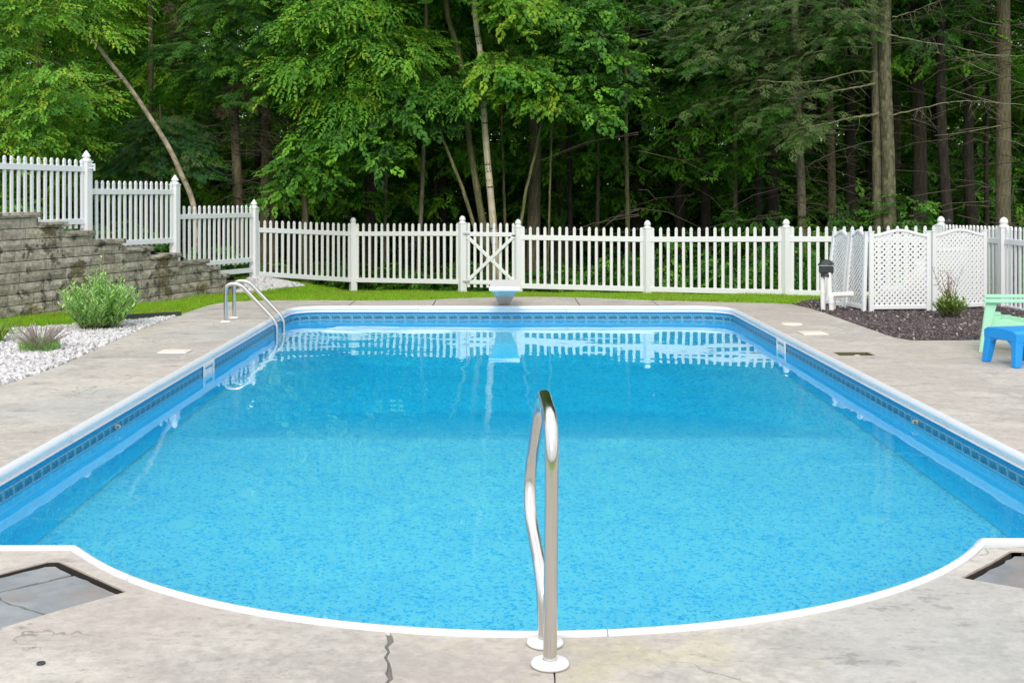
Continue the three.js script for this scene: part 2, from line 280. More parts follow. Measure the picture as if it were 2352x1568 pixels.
{
  const N = 512, a = fbm(N, 8, 6, 0.65, 511);
  M.turf = new THREE.MeshStandardMaterial({ roughness: 1, map: texture(N, N, (x, y, o) => { const i = y * N + x; mix3(o, [0.11, 0.23, 0.012], [0.22, 0.38, 0.02], clamp(0.5 + a[i])); }, true, [1 / 2, 1 / 2]) });
  const under = (X, Z) => inside(X, Z, deckOutline) && inside(X - 0.15, Z, deckOutline) && inside(X + 0.15, Z, deckOutline) && inside(X, Z - 0.15, deckOutline) && inside(X, Z + 0.15, deckOutline);
  const y = (X, Z) => (under(X, Z) ? -0.095 : ground(X, Z) - 0.012);
  const g = sheet(-15, 15, -6, 26, 0.1, y, (X, Z) => (X > wallX(Z) - 0.12 || Z > 22.2) && !(X > -3.85 && X < 4.15 && Z > 3.95 && Z < 18.25));
  tag(part('lawn', g, M.turf, null, 'structure'), 'bright green lawn strip between the pool deck and the picket fence', 'lawn');
  const g2 = sheet(-40, -2.6, 6, 40, 0.25, (X, Z) => terrace(X, Z) - 0.12, (X, Z) => (Z < 22.2 && X < wallX(Z) - 0.12) || (Z >= 22.2 && Z > fenceZ(X) - 0.1 - 0.25 * Math.max(0, -4.6 - X)));
  tag(part('terrace', g2, M.litter, null, 'structure'), 'raised shady ground behind the retaining wall', 'terrace');
}

// ---------------------------------------------------------------- the deck
{
  const deck = structure('pool_deck', 'grey stamped concrete deck with slate-like texture around the pool', 'deck');
  const put = (poly, holes) => part('slab', slab(poly, 0, 0.1, 0.003, holes), M.deck, deck);
  const G = 0.0075, ZL = PNL - CW, ZR = PNR - CW, zs = [ZL, 8.3, 9.95, 12.3, 14.7, 17.3], xl = copingEdge[0][0];
  const xr = PR + CW, far = PF + CW;
  for (let i = 0; i < 5; i++) put(clipRect(deckOutline, -9, xl, zs[i] + (i ? G : 0), zs[i + 1] - G));
  const skim = [[3.50, 12.55], [3.875, 12.55], [3.875, 12.86], [3.50, 12.86]];
  const zr = [ZR, 9.12, 11.47, 13.82, 17.3];
  for (let i = 0; i < 4; i++) put(clipRect(deckOutline, xr, 9, zr[i] + (i ? G : 0), zr[i + 1] - G), i === 2 ? [skim] : []);
  const corner = (x, sgn) => { // far corners follow the rounded coping
    const poly = sgn < 0 ? clipRect(deckOutline, -9, x - G, 17.3 + G, 30) : clipRect(deckOutline, x + G, 9, 17.3 + G, 30), r = RC + CW, cx = sgn < 0 ? PL + RC : PR - RC, o = [];
    let k = poly.findIndex(([a, b]) => Math.abs(a - (x + sgn * G)) < 1e-6 && Math.abs(b - 17.3 - G) < 1e-6);
    const arc = [[x + sgn * G, far]];
    for (let i = 0; i <= 10; i++) { const a = Math.PI / 2 + (-sgn) * (i / 10) * Math.PI / 2; arc.push([cx + r * Math.cos(a), PF - RC + r * Math.sin(a)]); }
    arc.push([sgn < 0 ? xl : xr, 17.3 + G]);
    const before = poly[(k + poly.length - 1) % poly.length], fromFar = Math.abs(before[0] - (x + sgn * G)) < 1e-6;
    poly.splice(k, 1, ...(fromFar ? arc : arc.reverse()));
    put(poly);
  };
  corner(-2.24, -1); corner(2.34, 1);
  for (const [a, b] of [[-2.24, -1.0], [-1.0, 1.18], [1.18, 2.34]]) put(clipRect(deckOutline, a + G, b - G, far, 30));
  // near side: three slabs meeting along rough cracks, with the inlays cut out
  const near = copingEdge.filter(([x, z], i) => path[i].z < PNR + 0.001 && i > 20).sort((a, b) => a[0] - b[0]).filter(([x]) => x > xl + 0.03 && x < xr - 0.03);
  const yAt = (x) => { for (let i = 1; i < near.length; i++) if (near[i][0] >= x) return lerp(near[i - 1][1], near[i][1], (x - near[i - 1][0]) / (near[i][0] - near[i - 1][0])); return 5.8; };
  const r = rng(5), crack = (x0, x1, amp) => { const z0 = yAt(x0), o = []; for (let i = 0; i <= 70; i++) { const t = i / 70; o.push([lerp(x0, x1, t * 1.0) + 0.35 * amp * Math.sin(i * 0.17 + x0 * 9) * Math.min(1, i / 8) + (i && i < 70 ? (r() - 0.5) * amp * 0.55 : 0), lerp(z0, 1.2, t)]); } return o; };
  const c1 = crack(-0.443, -0.02, 0.045), c2 = crack(0.181, 0.22, 0.012);
  const rough = (line, w) => line.map(([x, z]) => [x + w * (0.5 + r()), z]);
  const seg = (a, b) => near.filter(([x]) => x > a + 0.004 && x < b - 0.004);
  M.leftInlay = [[-2.9, 4.95], [-2.222, 5.415], [-2.075, 5.595], [-2.03, 5.60], [-1.584, 5.172], [-1.80, 4.925], [-1.95, 4.73], [-2.35, 4.35]].map(([x, z]) => [x, z]);
  M.rightInlay = [[2.024, 5.354], [2.24, 5.57], [2.41, 5.755], [2.46, 5.755], [2.62, 5.70], [3.3, 5.48], [3.3, 4.75], [2.64, 5.02], [2.25, 5.20]];
  put([[-7.2, ZL - G], [-7.2, 1.2], ...c1.slice().reverse().map(([x, z]) => [x - 0.002, z]), ...seg(-9, -0.443).reverse(), [xl, ZL - G]], [M.leftInlay]);
  put([...rough(c1, 0.016), ...c2.slice().reverse(), ...seg(-0.443, 0.181).reverse()]);
  put([...rough(c2, 0.005), [8.6, 1.2], [8.6, ZR - G], [xr, ZR - G], ...seg(0.181, 9).reverse()], [M.rightInlay]);
  { const pos = [], idx = []; c1.forEach(([x, z], i) => { pos.push(x - 0.02, -0.013, -z, x + 0.045, -0.013, -z); if (i) { const k = i * 2; idx.push(k - 2, k - 1, k, k, k - 1, k + 1); } }); const g = new THREE.BufferGeometry(); g.setAttribute('position', new THREE.Float32BufferAttribute(pos, 3)); g.setIndex(idx); g.computeVertexNormals(); part('joint_filler', g, new THREE.MeshStandardMaterial({ color: new THREE.Color(0.19, 0.185, 0.175), roughness: 1 }), deck); }
  // earth under the joints, so that gaps read dark
  const bed = slab([[-7, 1.4], [8.4, 1.4], [8.4, 4.25], [-7, 4.25]], -0.085, 0.03, 0); const bed2 = slab([[-7, 4.2], [-1.1, 4.2], [-1.9, 5.7], [-7, 5.7]], -0.085, 0.03, 0), bed3 = slab([[1.45, 4.2], [8.4, 4.2], [8.4, 5.7], [2.3, 5.7]], -0.087, 0.03, 0);
  part('joint_bed', merged([bed, bed2, bed3]), M.darkEarth, deck);
  const jag = (poly, amp, closed = true) => { const o = []; poly.forEach(([x, z], i) => { const [x2, z2] = poly[(i + 1) % poly.length], n = closed || i < poly.length - 1 ? Math.max(1, Math.round(Math.hypot(x2 - x, z2 - z) / 0.05)) : 1; for (let k = 0; k < n; k++) o.push([lerp(x, x2, k / n) + (k ? (r() - 0.5) * amp : 0), lerp(z, z2, k / n) + (k ? (r() - 0.5) * amp : 0)]); }); return o; };
  const lining = (line) => { const pos = [], idx = []; line.forEach(([x, z], i) => { pos.push(x, -0.007, -z, x, -0.08, -z); if (i) { const k = i * 2; idx.push(k - 2, k - 1, k, k, k - 1, k + 1, k - 2, k, k - 1, k, k + 1, k - 1); } }); const g = new THREE.BufferGeometry(); g.setAttribute('position', new THREE.Float32BufferAttribute(pos, 3)); g.setIndex(idx); const n = g.toNonIndexed(); n.computeVertexNormals(); return n; };
  part('inlay_joint', lining([[-2.88, 4.945], [-2.222, 5.408], [-2.075, 5.588], [-2.03, 5.593], [-1.589, 5.168]]), M.darkEarth, deck); part('inlay_joint', lining([[2.031, 5.352], [2.245, 5.564], [2.412, 5.747], [2.459, 5.747], [2.617, 5.692], [3.29, 5.474]]), M.darkEarth, deck);
  // slate inlays: stones a little lower than the deck
  const inset = (list, y) => list.forEach((p) => part('inlay_stone', slab(jag(p, 0.014), y, 0.035, 0.004), M.slate, deck));
  inset([[[-2.87, 4.93], [-2.23, 5.39], [-2.08, 5.562], [-2.033, 5.568], [-1.92, 5.450], [-2.165, 5.20], [-2.5, 4.72]], [[-1.90, 5.435], [-1.60, 5.157], [-1.81, 4.93], [-2.02, 5.06], [-2.155, 5.183]], [[-2.175, 5.172], [-2.035, 5.052], [-1.83, 4.918], [-1.955, 4.742], [-2.335, 4.365], [-2.49, 4.70]]], -0.017);
  inset([[[2.046, 5.34], [2.25, 5.547], [2.416, 5.725], [2.457, 5.725], [2.614, 5.67], [3.27, 5.455], [3.27, 4.78], [2.65, 5.03], [2.26, 5.215]]], -0.017);
  part('sump', merged([box(0.40, 0.02, 0.34, 3.6875, -0.13, -12.705), box(0.01, 0.12, 0.31, 3.5055, -0.068, -12.705), box(0.01, 0.12, 0.31, 3.8695, -0.068, -12.705), box(0.352, 0.12, 0.01, 3.6875, -0.068, -12.8545), box(0.352, 0.12, 0.01, 3.6875, -0.068, -12.5555)]), new THREE.MeshStandardMaterial({ color: new THREE.Color(0.10, 0.10, 0.045), roughness: 1 }), deck);
}
tag(part('pipe_cap', merged([new THREE.CylinderGeometry(0.052, 0.052, 0.10, 24).translate(0, 0, 0), box(0.05, 0.02, 0.05, 0, 0.055, 0)]).translate(3.70, -0.07, -12.62), M.plastic), 'white pipe cap sitting in the square pit in the right deck', 'pipe cap');
function lid(name, label, cat, geo, mat) { return tag(part(name, geo, mat), label, cat); }
lid('skimmer_lid', 'white square skimmer lid in the left deck beside the pool', 'lid', merged([box(0.30, 0.014, 0.27, -3.42, 0.008, -12.8, 0.006), box(0.24, 0.006, 0.21, -3.42, 0.0165, -12.8)]), M.cream);
lid('skimmer_lid', 'white square skimmer lid in the right deck, nearer than the round lid', 'lid', merged([box(0.30, 0.014, 0.31, 3.71, 0.008, -14.45, 0.006), box(0.24, 0.006, 0.25, 3.71, 0.0165, -14.45)]), M.cream);
lid('round_lid', 'white round lid in the right deck behind the square skimmer lid', 'lid', merged([new THREE.CylinderGeometry(0.13, 0.135, 0.014, 32).translate(3.70, 0.008, -15.45), new THREE.CylinderGeometry(0.09, 0.09, 0.006, 32).translate(3.70, 0.0165, -15.45)]), M.cream);
{
  const g = merged([new THREE.TorusGeometry(0.012, 0.004, 8, 20).rotateX(Math.PI / 2).translate(-1.65, 0.004, -4.375), new THREE.CylinderGeometry(0.013, 0.013, 0.005, 16).translate(-1.65, 0.003, -4.375)]);
  tag(part('deck_anchor', g, M.black), 'small dark round anchor in the near left deck', 'anchor');
}

// ---------------------------------------------------------------- the pool
{
  const pool = thing('swimming_pool', 'long blue vinyl pool with rounded near end and white coping', 'swimming pool');
  // coping: rolled profile swept along the edge, in lengths with open joints; d is outward from the liner, y the height
  const prof = [[0.050, -0.03], [0.050, 0.006], [0.047, 0.013], [0.038, 0.0185], [0.026, 0.0185], [0.014, 0.011], [0.003, 0.001], [-0.003, -0.011], [-0.002, -0.024], [0.005, -0.038], [0.014, -0.050], [0.017, -0.058], [0.001, -0.060], [-0.005, -0.064], [-0.002, -0.070], [0.009, -0.072]];
  const length = path[NP - 1].s + Math.hypot(path[0].x - path[NP - 1].x, path[0].z - path[NP - 1].z);
  const sample = (s) => { // point and mitred normal at arc length s
    s = ((s % length) + length) % length; let i = 0; while (i < NP - 1 && path[i + 1].s <= s) i++;
    const a = path[i], b = path[(i + 1) % NP], l = (i === NP - 1 ? length : b.s) - a.s, t = (s - a.s) / l;
    return { x: lerp(a.x, b.x, t), z: lerp(a.z, b.z, t), nx: lerp(a.nx, b.nx, t), nz: lerp(a.nz, b.nz, t) };
  };
  const sweep = (s0, s1, profile, closeEnds) => {
    const ss = [s0, ...path.map((p) => p.s).filter((s) => s > s0 + 0.004 && s < s1 - 0.004), s1], rows = ss.map(sample), pos = [], uv = [], idx = [], k = profile.length;
    rows.forEach((p, i) => { let v = 0; profile.forEach(([d, y], j) => { if (j) v += Math.hypot(d - profile[j - 1][0], y - profile[j - 1][1]); pos.push(p.x + p.nx * d, y, -(p.z + p.nz * d)); uv.push(ss[i], v); }); });
    for (let i = 0; i < rows.length - 1; i++) for (let j = 0; j < k - 1; j++) { const a = i * k + j; idx.push(a, a + 1, a + k, a + 1, a + k + 1, a + k); }
    const g = new THREE.BufferGeometry(); g.setAttribute('position', new THREE.Float32BufferAttribute(pos, 3)); g.setAttribute('uv', new THREE.Float32BufferAttribute(uv, 2)); g.setIndex(idx); g.computeVertexNormals();
    return g;
  };
  const n = 17;
  const cuts = Array.from({ length: n + 1 }, (_, i) => 0.55 + (i * length) / n);
  for (let i = 0; i < n; i++) {
    let s0 = cuts[i] + 0.0018, s1 = cuts[i + 1] - 0.0018;
    const piece = s1 > length && s0 < length ? merged([sweep(s0, length - 1e-4, prof), sweep(0, s1 - length, prof)]) : sweep(s0 % length, ((s1 - 1e-6) % length) + 1e-6, prof);
    part('coping_length', piece, M.coping, pool);
    const p = sample(cuts[i]), clip = sweep(((cuts[i] - 0.012) % length + length) % length, ((cuts[i] + 0.012) % length + length) % length, prof.slice(4, 9).map(([d, y]) => [d - 0.003, y]));
    if ((cuts[i] % length) > 0.05 && (cuts[i] % length) < length - 0.05) part('joint_clip', clip, M.coping, pool);
  }
  // border strip and liner
  const band = sweep(0, length - 1e-5, [[0.006, -0.066], [0.004, -0.24]]);
  { const u = band.attributes.uv; for (let i = 0; i < u.count; i++) u.setY(i, band.attributes.position.getY(i) > -0.1 ? 0.967 : 0); }
  part('tile_border', band, M.border, pool);
  part('liner_wall', sweep(0, length - 1e-5, [[0.004, -0.2402], [0.0, -0.7], [-0.02, -1.06], [-0.07, -1.14], [-0.14, -1.17]]), M.linerWall, pool);
  const floorY = (X, Z) => {
    const dw = Math.min(X - PL, PR - X, PF - Z), shallow = -1.155 - 0.012 * (Z - 5);
    if (Z < 10.35) return shallow;
    const bottom = Z < 12.5 ? lerp(-1.215, -2.2, (Z - 10.35) / 2.15) : Z < 15.2 ? -2.2 : lerp(-2.2, -1.2, clamp((Z - 15.2) / 2.35));
    const side = -1.2 - Math.max(0, dw - 0.22) * 0.86;
    return Math.max(bottom, side);
  };
  part('pool_floor', sheet(PL - 0.05, PR + 0.05, 4.6, PF + 0.05, 0.07, floorY), M.liner, pool);
  for (const [x, z] of [[-2.06, 7.86], [2.42, 7.95]]) part('drain_cover', merged([new THREE.CylinderGeometry(0.095, 0.10, 0.018, 28).translate(x, floorY(x, z) + 0.010, -z), new THREE.TorusGeometry(0.085, 0.006, 8, 28).rotateX(Math.PI / 2).translate(x, floorY(x, z) + 0.020, -z)]), M.drain, pool);
  for (const [x, z, s, w] of [[PL, 12.49, 1, 0.44], [PR, 14.33, -1, 0.44]]) { // skimmer mouths in the side walls
    const o = part('skimmer_mouth', merged([box(0.016, 0.035, w, x + s * 0.006, -0.078, -z), box(0.016, 0.05, w, x + s * 0.006, -0.235, -z), box(0.016, 0.125, 0.05, x + s * 0.0062, -0.15, -z - w / 2 + 0.025), box(0.016, 0.125, 0.05, x + s * 0.0062, -0.15, -z + w / 2 - 0.025)]), M.plastic, pool);
    part('weir_flap', box(0.008, 0.085, w - 0.10, x - s * 0.004, -0.165, -z), M.plastic, o);
  }
  for (const [x, z, s] of [[PL, 9.47, 1], [PR, 9.66, -1]]) part('rope_hook', merged([new THREE.CylinderGeometry(0.018, 0.018, 0.010, 16).rotateZ(Math.PI / 2).translate(x + s * 0.004, -0.135, -z), tube([V(x + s * 0.008, -0.126, -z), V(x + s * 0.032, -0.124, -z), V(x + s * 0.040, -0.136, -z), V(x + s * 0.03, -0.145, -z)], 0.0055, 16, 8)]), M.brass, pool);
}
{ // water: a closed body with a very calm, finely rippled surface
  const rows = [], r = rng(42), waves = Array.from({ length: 22 }, (_, i) => { const len = 0.16 * Math.pow(1.155, i), a = r() * Math.PI * 2, k = (2 * Math.PI) / len; return [k * Math.cos(a), k * Math.sin(a), r() * 6.28, len * 0.00040 * (len < 0.5 ? 0.55 : 1)]; });
  const h = (X, Z) => { let y = 0; const gust = 0.55 + 0.45 * Math.sin(X * 0.9 + 1) * Math.cos(Z * 0.55) + 0.9 * Math.exp(-((X + 2.3) ** 2) / 2.2 - ((Z - 14.6) ** 2) / 5); for (const [kx, kz, p, a] of waves) y += a * Math.sin(kx * X + kz * Z + p); return WATER + y * gust; };
  const x0 = PL - 0.03, x1 = PR + 0.03, z0 = 4.66, z1 = PF + 0.03, nx = 150, nz = 330, pos = [], idx = [], bot = -2.7;
  for (let j = 0; j <= nz; j++) for (let i = 0; i <= nx; i++) { const X = lerp(x0, x1, i / nx), Z = lerp(z0, z1, j / nz); pos.push(X, h(X, Z), -Z); }
  const q = (i, j) => j * (nx + 1) + i;
  for (let j = 0; j < nz; j++) for (let i = 0; i < nx; i++) idx.push(q(i, j), q(i + 1, j), q(i, j + 1), q(i + 1, j), q(i + 1, j + 1), q(i, j + 1));
  const ring = []; for (let i = 0; i < nx; i++) ring.push(q(i, 0)); for (let j = 0; j < nz; j++) ring.push(q(nx, j)); for (let i = nx; i > 0; i--) ring.push(q(i, nz)); for (let j = nz; j > 0; j--) ring.push(q(0, j));
  const top = new THREE.BufferGeometry(); top.setAttribute('position', new THREE.Float32BufferAttribute(pos, 3)); top.setIndex(idx); top.computeVertexNormals();
  const sp = [], si = []; ring.forEach((v) => { sp.push(pos[v * 3], pos[v * 3 + 1], pos[v * 3 + 2], pos[v * 3], bot, pos[v * 3 + 2]); });
  ring.forEach((_, i) => { const a = i * 2, b = ((i + 1) % ring.length) * 2; si.push(a, a + 1, b, b, a + 1, b + 1); });
  const c = sp.length / 3; sp.push(x0, bot, -z0, x1, bot, -z0, x1, bot, -z1, x0, bot, -z1); si.push(c, c + 2, c + 1, c, c + 3, c + 2);
  const side = new THREE.BufferGeometry(); side.setAttribute('position', new THREE.Float32BufferAttribute(sp, 3)); side.setIndex(si); side.computeVertexNormals();
  const g = mergeGeometries([top, side]);
  tag(part('pool_water', g, M.water, null, 'structure'), 'clear calm blue water filling the swimming pool', 'water');
}
{ // pedestal with a short jump board at the far end
  const b = thing('diving_board', 'short white jump board on a tapered stand at the far pool end', 'diving board', W(0.06, 0, 17.9));
  const loft = (secs) => { const pos = [], idx = []; secs.forEach(([y, w0, w1, z0, z1]) => pos.push(-w0, y, -z0, w0, y, -z0, w1, y, -z1, -w1, y, -z1)); for (let i = 0; i < secs.length - 1; i++) for (let j = 0; j < 4; j++) { const a = i * 4 + j, c = i * 4 + ((j + 1) % 4); idx.push(a, c, a + 4, c, c + 4, a + 4); } const l = (secs.length - 1) * 4; idx.push(0, 2, 1, 0, 3, 2, l, l + 1, l + 2, l, l + 2, l + 3); const g = new THREE.BufferGeometry(); g.setAttribute('position', new THREE.Float32BufferAttribute(pos, 3)); g.setIndex(idx); const o = g.toNonIndexed(); o.computeVertexNormals(); return o; };
  // each section: height, half width near, half width far, near edge, far edge (Z from the stand)
  part('board', merged([loft([[0.285, 0.205, 0.18, -0.82, 0.55], [0.295, 0.218, 0.19, -0.84, 0.56], [0.335, 0.218, 0.19, -0.84, 0.56], [0.348, 0.210, 0.183, -0.825, 0.55]])]), M.plastic, b);
  part('stand', loft([[0, 0.095, 0.115, 0.20, 0.62], [0.025, 0.095, 0.115, 0.17, 0.62], [0.12, 0.128, 0.125, 0.02, 0.60], [0.21, 0.163, 0.14, -0.26, 0.57], [0.262, 0.186, 0.15, -0.55, 0.55], [0.288, 0.192, 0.155, -0.62, 0.55]]), M.plastic, b);
}
{ // grab rail at the near end
  const h = thing('pool_handrail', 'bent stainless steel grab rail standing at the near pool edge', 'handrail', W(0.178, 0, 4.36));
  const o = V(0.178, 0, -4.36), P = (x, y, z) => W(x, y, z).sub(o);
  const pts = filleted([P(0.178, 0, 4.36), P(0.186, 0.872, 4.36), P(0.170, 0.905, 4.86), P(0.108, 0.43, 5.06), P(0.158, 0.24, 4.575), P(0.168, 0, 4.565)], [0.17, 0.13, 0.24, 0.22], 14);
  part('rail', pipe(pts, 0.0248, 24), M.steel, h);
  const disc = new THREE.LatheGeometry([[0.026, 0], [0.0685, 0], [0.0685, 0.010], [0.064, 0.017], [0.045, 0.021], [0.028, 0.024], [0.026, 0.024]].map(([x, y]) => new THREE.Vector2(x, y)), 40);
  for (const [x, z] of [[0.178, 4.36], [0.168, 4.565]]) { const f = part('flange', disc, M.plastic, h); f.position.copy(P(x, 0.001, z)); }
}
{ // ladder at the far left
  const l = thing('pool_ladder', 'two-rail stainless steel pool ladder on the far left edge', 'pool ladder', W(-3.54, 0, 15.95)), o = V(-3.54, 0, -15.95);
  const disc = new THREE.LatheGeometry([[0.025, 0], [0.07, 0], [0.07, 0.010], [0.05, 0.02], [0.025, 0.024]].map(([x, y]) => new THREE.Vector2(x, y)), 28);
  for (const z of [15.7, 16.2]) {
    const P = (x, y) => W(x, y, z).sub(o);
    const pts = filleted([P(-3.54, 0), P(-3.54, 0.49), P(-3.36, 0.50), P(-2.885, 0.0), P(-2.88, -1.05)], [0.16, 0.16, 0.10], 10);
    part('handrail', pipe(pts, 0.0245, 18), M.steel, l);
    const f = part('flange', disc, M.plastic, l); f.position.copy(P(-3.54, 0.001));
  }
  for (const y of [-0.28, -0.58, -0.88]) part('tread', box(0.09, 0.03, 0.46, 0.66, y, 0, 0.01), M.plastic, l);
}

// ---------------------------------------------------------------- retaining wall of split-face blocks, stepping down to the right
const wallDir = V(0.305, 0, -0.952).normalize(), wallOut = V(0.952, 0, 0.305).normalize();   // along the wall (away), and out of its face
const ends = [88, 148, 211, 279, 342, 405, 469, 493, 513, 540].map((px) => 11.9 / (0.32 + (1149 - px) / 2800));
const wallAt = (Z, y) => W(wallX(Z), y, Z);
{
  const wall = thing('retaining_wall', 'weathered grey block retaining wall with stepped cap stones at left', 'retaining wall');
  const r = rng(31), Zs = 8.4, H = 0.1475, CT = 0.078, capT = (k) => 1.40 - 0.1475 * k;
  const caps = [M.block, ...[[0.86, 0.86, 0.86], [1.1, 1.08, 1.04], [0.72, 0.72, 0.74]].map((c) => { const m = M.block.clone(); m.color.setRGB(...c); return m; })];
  // a block between two distances along the wall, its face split and uneven; proud moves the face out
  function block(Z0, Z1, y0, y1, proud, depth, seed) {
    const q = rng(seed), a = wallAt(Z0, 0), b = wallAt(Z1, 0), L = a.distanceTo(b), nx = Math.max(2, Math.round(L / 0.11)), ny = 2, pos = [], uv = [], idx = [], grid = [];
    const u0 = Z0 * 1.05;
    for (let j = 0; j <= ny + 2; j++) for (let i = 0; i <= nx + 2; i++) { // a margin row all round turns the arris back
      const ii = clamp(i - 1, 0, nx), jj = clamp(j - 1, 0, ny), rim = i === 0 || i === nx + 2 || j === 0 || j === ny + 2;
      const x = (ii / nx) * L, y = lerp(y0, y1, jj / ny), edge = ii === 0 || ii === nx || jj === 0 || jj === ny;
      const f = rim ? -depth : proud + (edge ? -0.009 - q() * 0.006 : (q() - 0.4) * 0.017);
      pos.push(x + (rim ? 0 : edge ? (ii === 0 ? 0.004 : ii === nx ? -0.004 : 0) : 0), y + (rim ? 0 : jj === 0 ? 0.003 + q() * 0.003 : jj === ny ? -0.003 - q() * 0.003 : (q() - 0.5) * 0.01), f);
      uv.push(u0 + x, y + (rim ? (j === 0 ? -0.2 : j === ny + 2 ? 0.2 : 0) : 0) + (i === 0 ? 0.1 : 0));
    }
    const k = nx + 3;
    for (let j = 0; j < ny + 2; j++) for (let i = 0; i < nx + 2; i++) { const c = j * k + i; idx.push(c, c + 1, c + k, c + 1, c + k + 1, c + k); }
    const g = new THREE.BufferGeometry(); g.setAttribute('position', new THREE.Float32BufferAttribute(pos, 3)); g.setAttribute('uv', new THREE.Float32BufferAttribute(uv, 2)); g.setIndex(idx);
    const n = g.toNonIndexed(); n.computeVertexNormals();
    n.applyMatrix4(new THREE.Matrix4().makeBasis(wallDir, V(0, 1, 0), wallOut)); n.translate(a.x, 0, a.z);
    return n;
  }
  let seed = 1;
  for (let c = 0; c < 12; c++) {
    const y1 = 1.40 - CT - H * c, y0 = y1 - H, zEnd = c < 10 ? ends[c] : ends[9] + 0.02 * (c - 9);
    let z = Zs - (c % 2) * 0.2 - r() * 0.1;
    while (z < zEnd - 0.02) {
      let z1 = z + (r() < 0.3 ? 0.24 + r() * 0.1 : 0.42 + r() * 0.08);
      if (zEnd - z1 < 0.16) z1 = zEnd;
      part('block', block(z + 0.0025, z1 - 0.0025, y0 + 0.001, y1 - 0.001, (r() - 0.5) * 0.010 - 0.0 + 0.010 * c, 0.30, seed++), caps[Math.floor(r() * r() * 4)], wall);
      z = z1;
    }
  }
  let z = Zs;
  for (let k = 0; k < 10; k++) {
    const y1 = capT(k), z1 = ends[k] + 0.035; let s = k ? ends[k - 1] - 0.01 : Zs;
    while (s < z1 - 0.02) { let e = Math.min(z1, s + 0.46); if (z1 - e < 0.15) e = z1; part('cap_stone', block(s + 0.002, e - 0.002, y1 - CT, y1, 0.040 + 0.010 * k, 0.30, seed++), caps[Math.floor(r() * 4)], wall); s = e; }
  }
  // the returned end of the lowest courses
  for (const [dz, y1] of [[0.02, -0.02], [0.27, -0.13]]) part('block', block(ends[9] + dz, ends[9] + dz + 0.24, y1 - H, y1, 0.09, 0.30, seed++), caps[3], wall);
}

// ---------------------------------------------------------------- white vinyl picket fences
function picketGeo(h, w = 0.054, t = 0.026) {                   // a picket with a necked, rounded tip; origin at its foot
  const s = new THREE.Shape(), a = w / 2;
  const half = [[a, 0], [a, h - 0.078], [a * 0.8, h - 0.074], [a * 0.8, h - 0.069], [a * 1.04, h - 0.064], [a * 1.04, h - 0.048], [a * 0.86, h - 0.022], [a * 0.55, h - 0.006], [a * 0.2, h]];
  s.moveTo(-a, 0); half.forEach(([x, y]) => s.lineTo(x, y)); half.slice(1).reverse().forEach(([x, y]) => s.lineTo(-x, y));
  const g = new THREE.ExtrudeGeometry(s, { depth: t - 0.008, bevelEnabled: true, bevelThickness: 0.004, bevelSize: 0.003, bevelOffset: -0.003, bevelSegments: 1, steps: 1 });
  g.translate(0, 0, -t / 2 + 0.004);
  return g;
}
const fr = rng(4711), whites = [M.white, ...[[0.715, 0.745, 0.76], [0.75, 0.765, 0.765]].map((c) => { const m = M.white.clone(); m.color.setRGB(...c); return m; })];
const picketStore = new Map();
const picket = (h) => { const k = Math.round(h * 200) / 200; if (!picketStore.has(k)) picketStore.set(k, picketGeo(k)); return picketStore.get(k); };
const capRound = new THREE.LatheGeometry([[0.0, 0.150], [0.010, 0.149], [0.026, 0.138], [0.041, 0.116], [0.049, 0.090], [0.050, 0.070], [0.045, 0.056], [0.038, 0.046], [0.040, 0.038], [0.052, 0.034], [0.056, 0.026], [0.056, 0.012], [0.052, 0.0]].reverse().map(([x, y]) => new THREE.Vector2(x, y)), 20);
const capPointed = new THREE.LatheGeometry([[0.0, 0.170], [0.006, 0.166], [0.018, 0.148], [0.038, 0.112], [0.051, 0.086], [0.053, 0.076], [0.046, 0.066], [0.036, 0.056], [0.036, 0.046], [0.052, 0.040], [0.060, 0.030], [0.060, 0.012], [0.053, 0.0]].reverse().map(([x, y]) => new THREE.Vector2(x, y)), 20);
function post(parent, X, Z, y0, yTop, pointed) {
  const ch = pointed ? 0.170 : 0.150, h = yTop - ch - y0, p = part('post', box(0.130, h, 0.130, 0, 0, 0, 0.006), M.white, parent);
  p.position.copy(W(X, y0 + h / 2, Z)); p.rotation.y = parent.userData.turn ?? 0;
  const c = part('post_cap', merged([(pointed ? capPointed : capRound).clone().scale(1.22, 1, 1.22), box(0.144, 0.02, 0.144, 0, 0.004, 0)]), M.white, p); c.position.y = h / 2;
  return p;
}
// one bay: rails and pickets between two ground points; heights given at both ends
function bay(parent, A, B, n, top, up, lo, foot, rail = 0.085, trim = 0.05) {
  const a = W(A[0], 0, A[1]), b = W(B[0], 0, B[1]), dir = b.clone().sub(a).normalize(), ry = Math.atan2(-dir.z, dir.x);
  const P = (t, y) => a.clone().lerp(b, t).setY(lerp(y[0], y[1], t));
  for (const y of [up, lo]) part('rail', bar(P(0, y).addScaledVector(dir, trim), P(1, y).addScaledVector(dir, -trim), 0.048, rail, 0.006), M.white, parent);
  for (let i = 0; i < n; i++) {
    const t = (i + 0.75) / (n + 0.5), y0 = lerp(foot[0], foot[1], t), y1 = lerp(top[0], top[1], t), m = part('picket', picket(y1 - y0), M.white, parent);
    m.position.copy(P(t, [y0 - 0.006 * fr(), y0 - 0.006 * fr()])); m.rotation.set(0, ry + (fr() - 0.5) * 0.05, (fr() - 0.5) * 0.012, 'YXZ'); m.material = whites[Math.floor(fr() * 3)];
  }
}
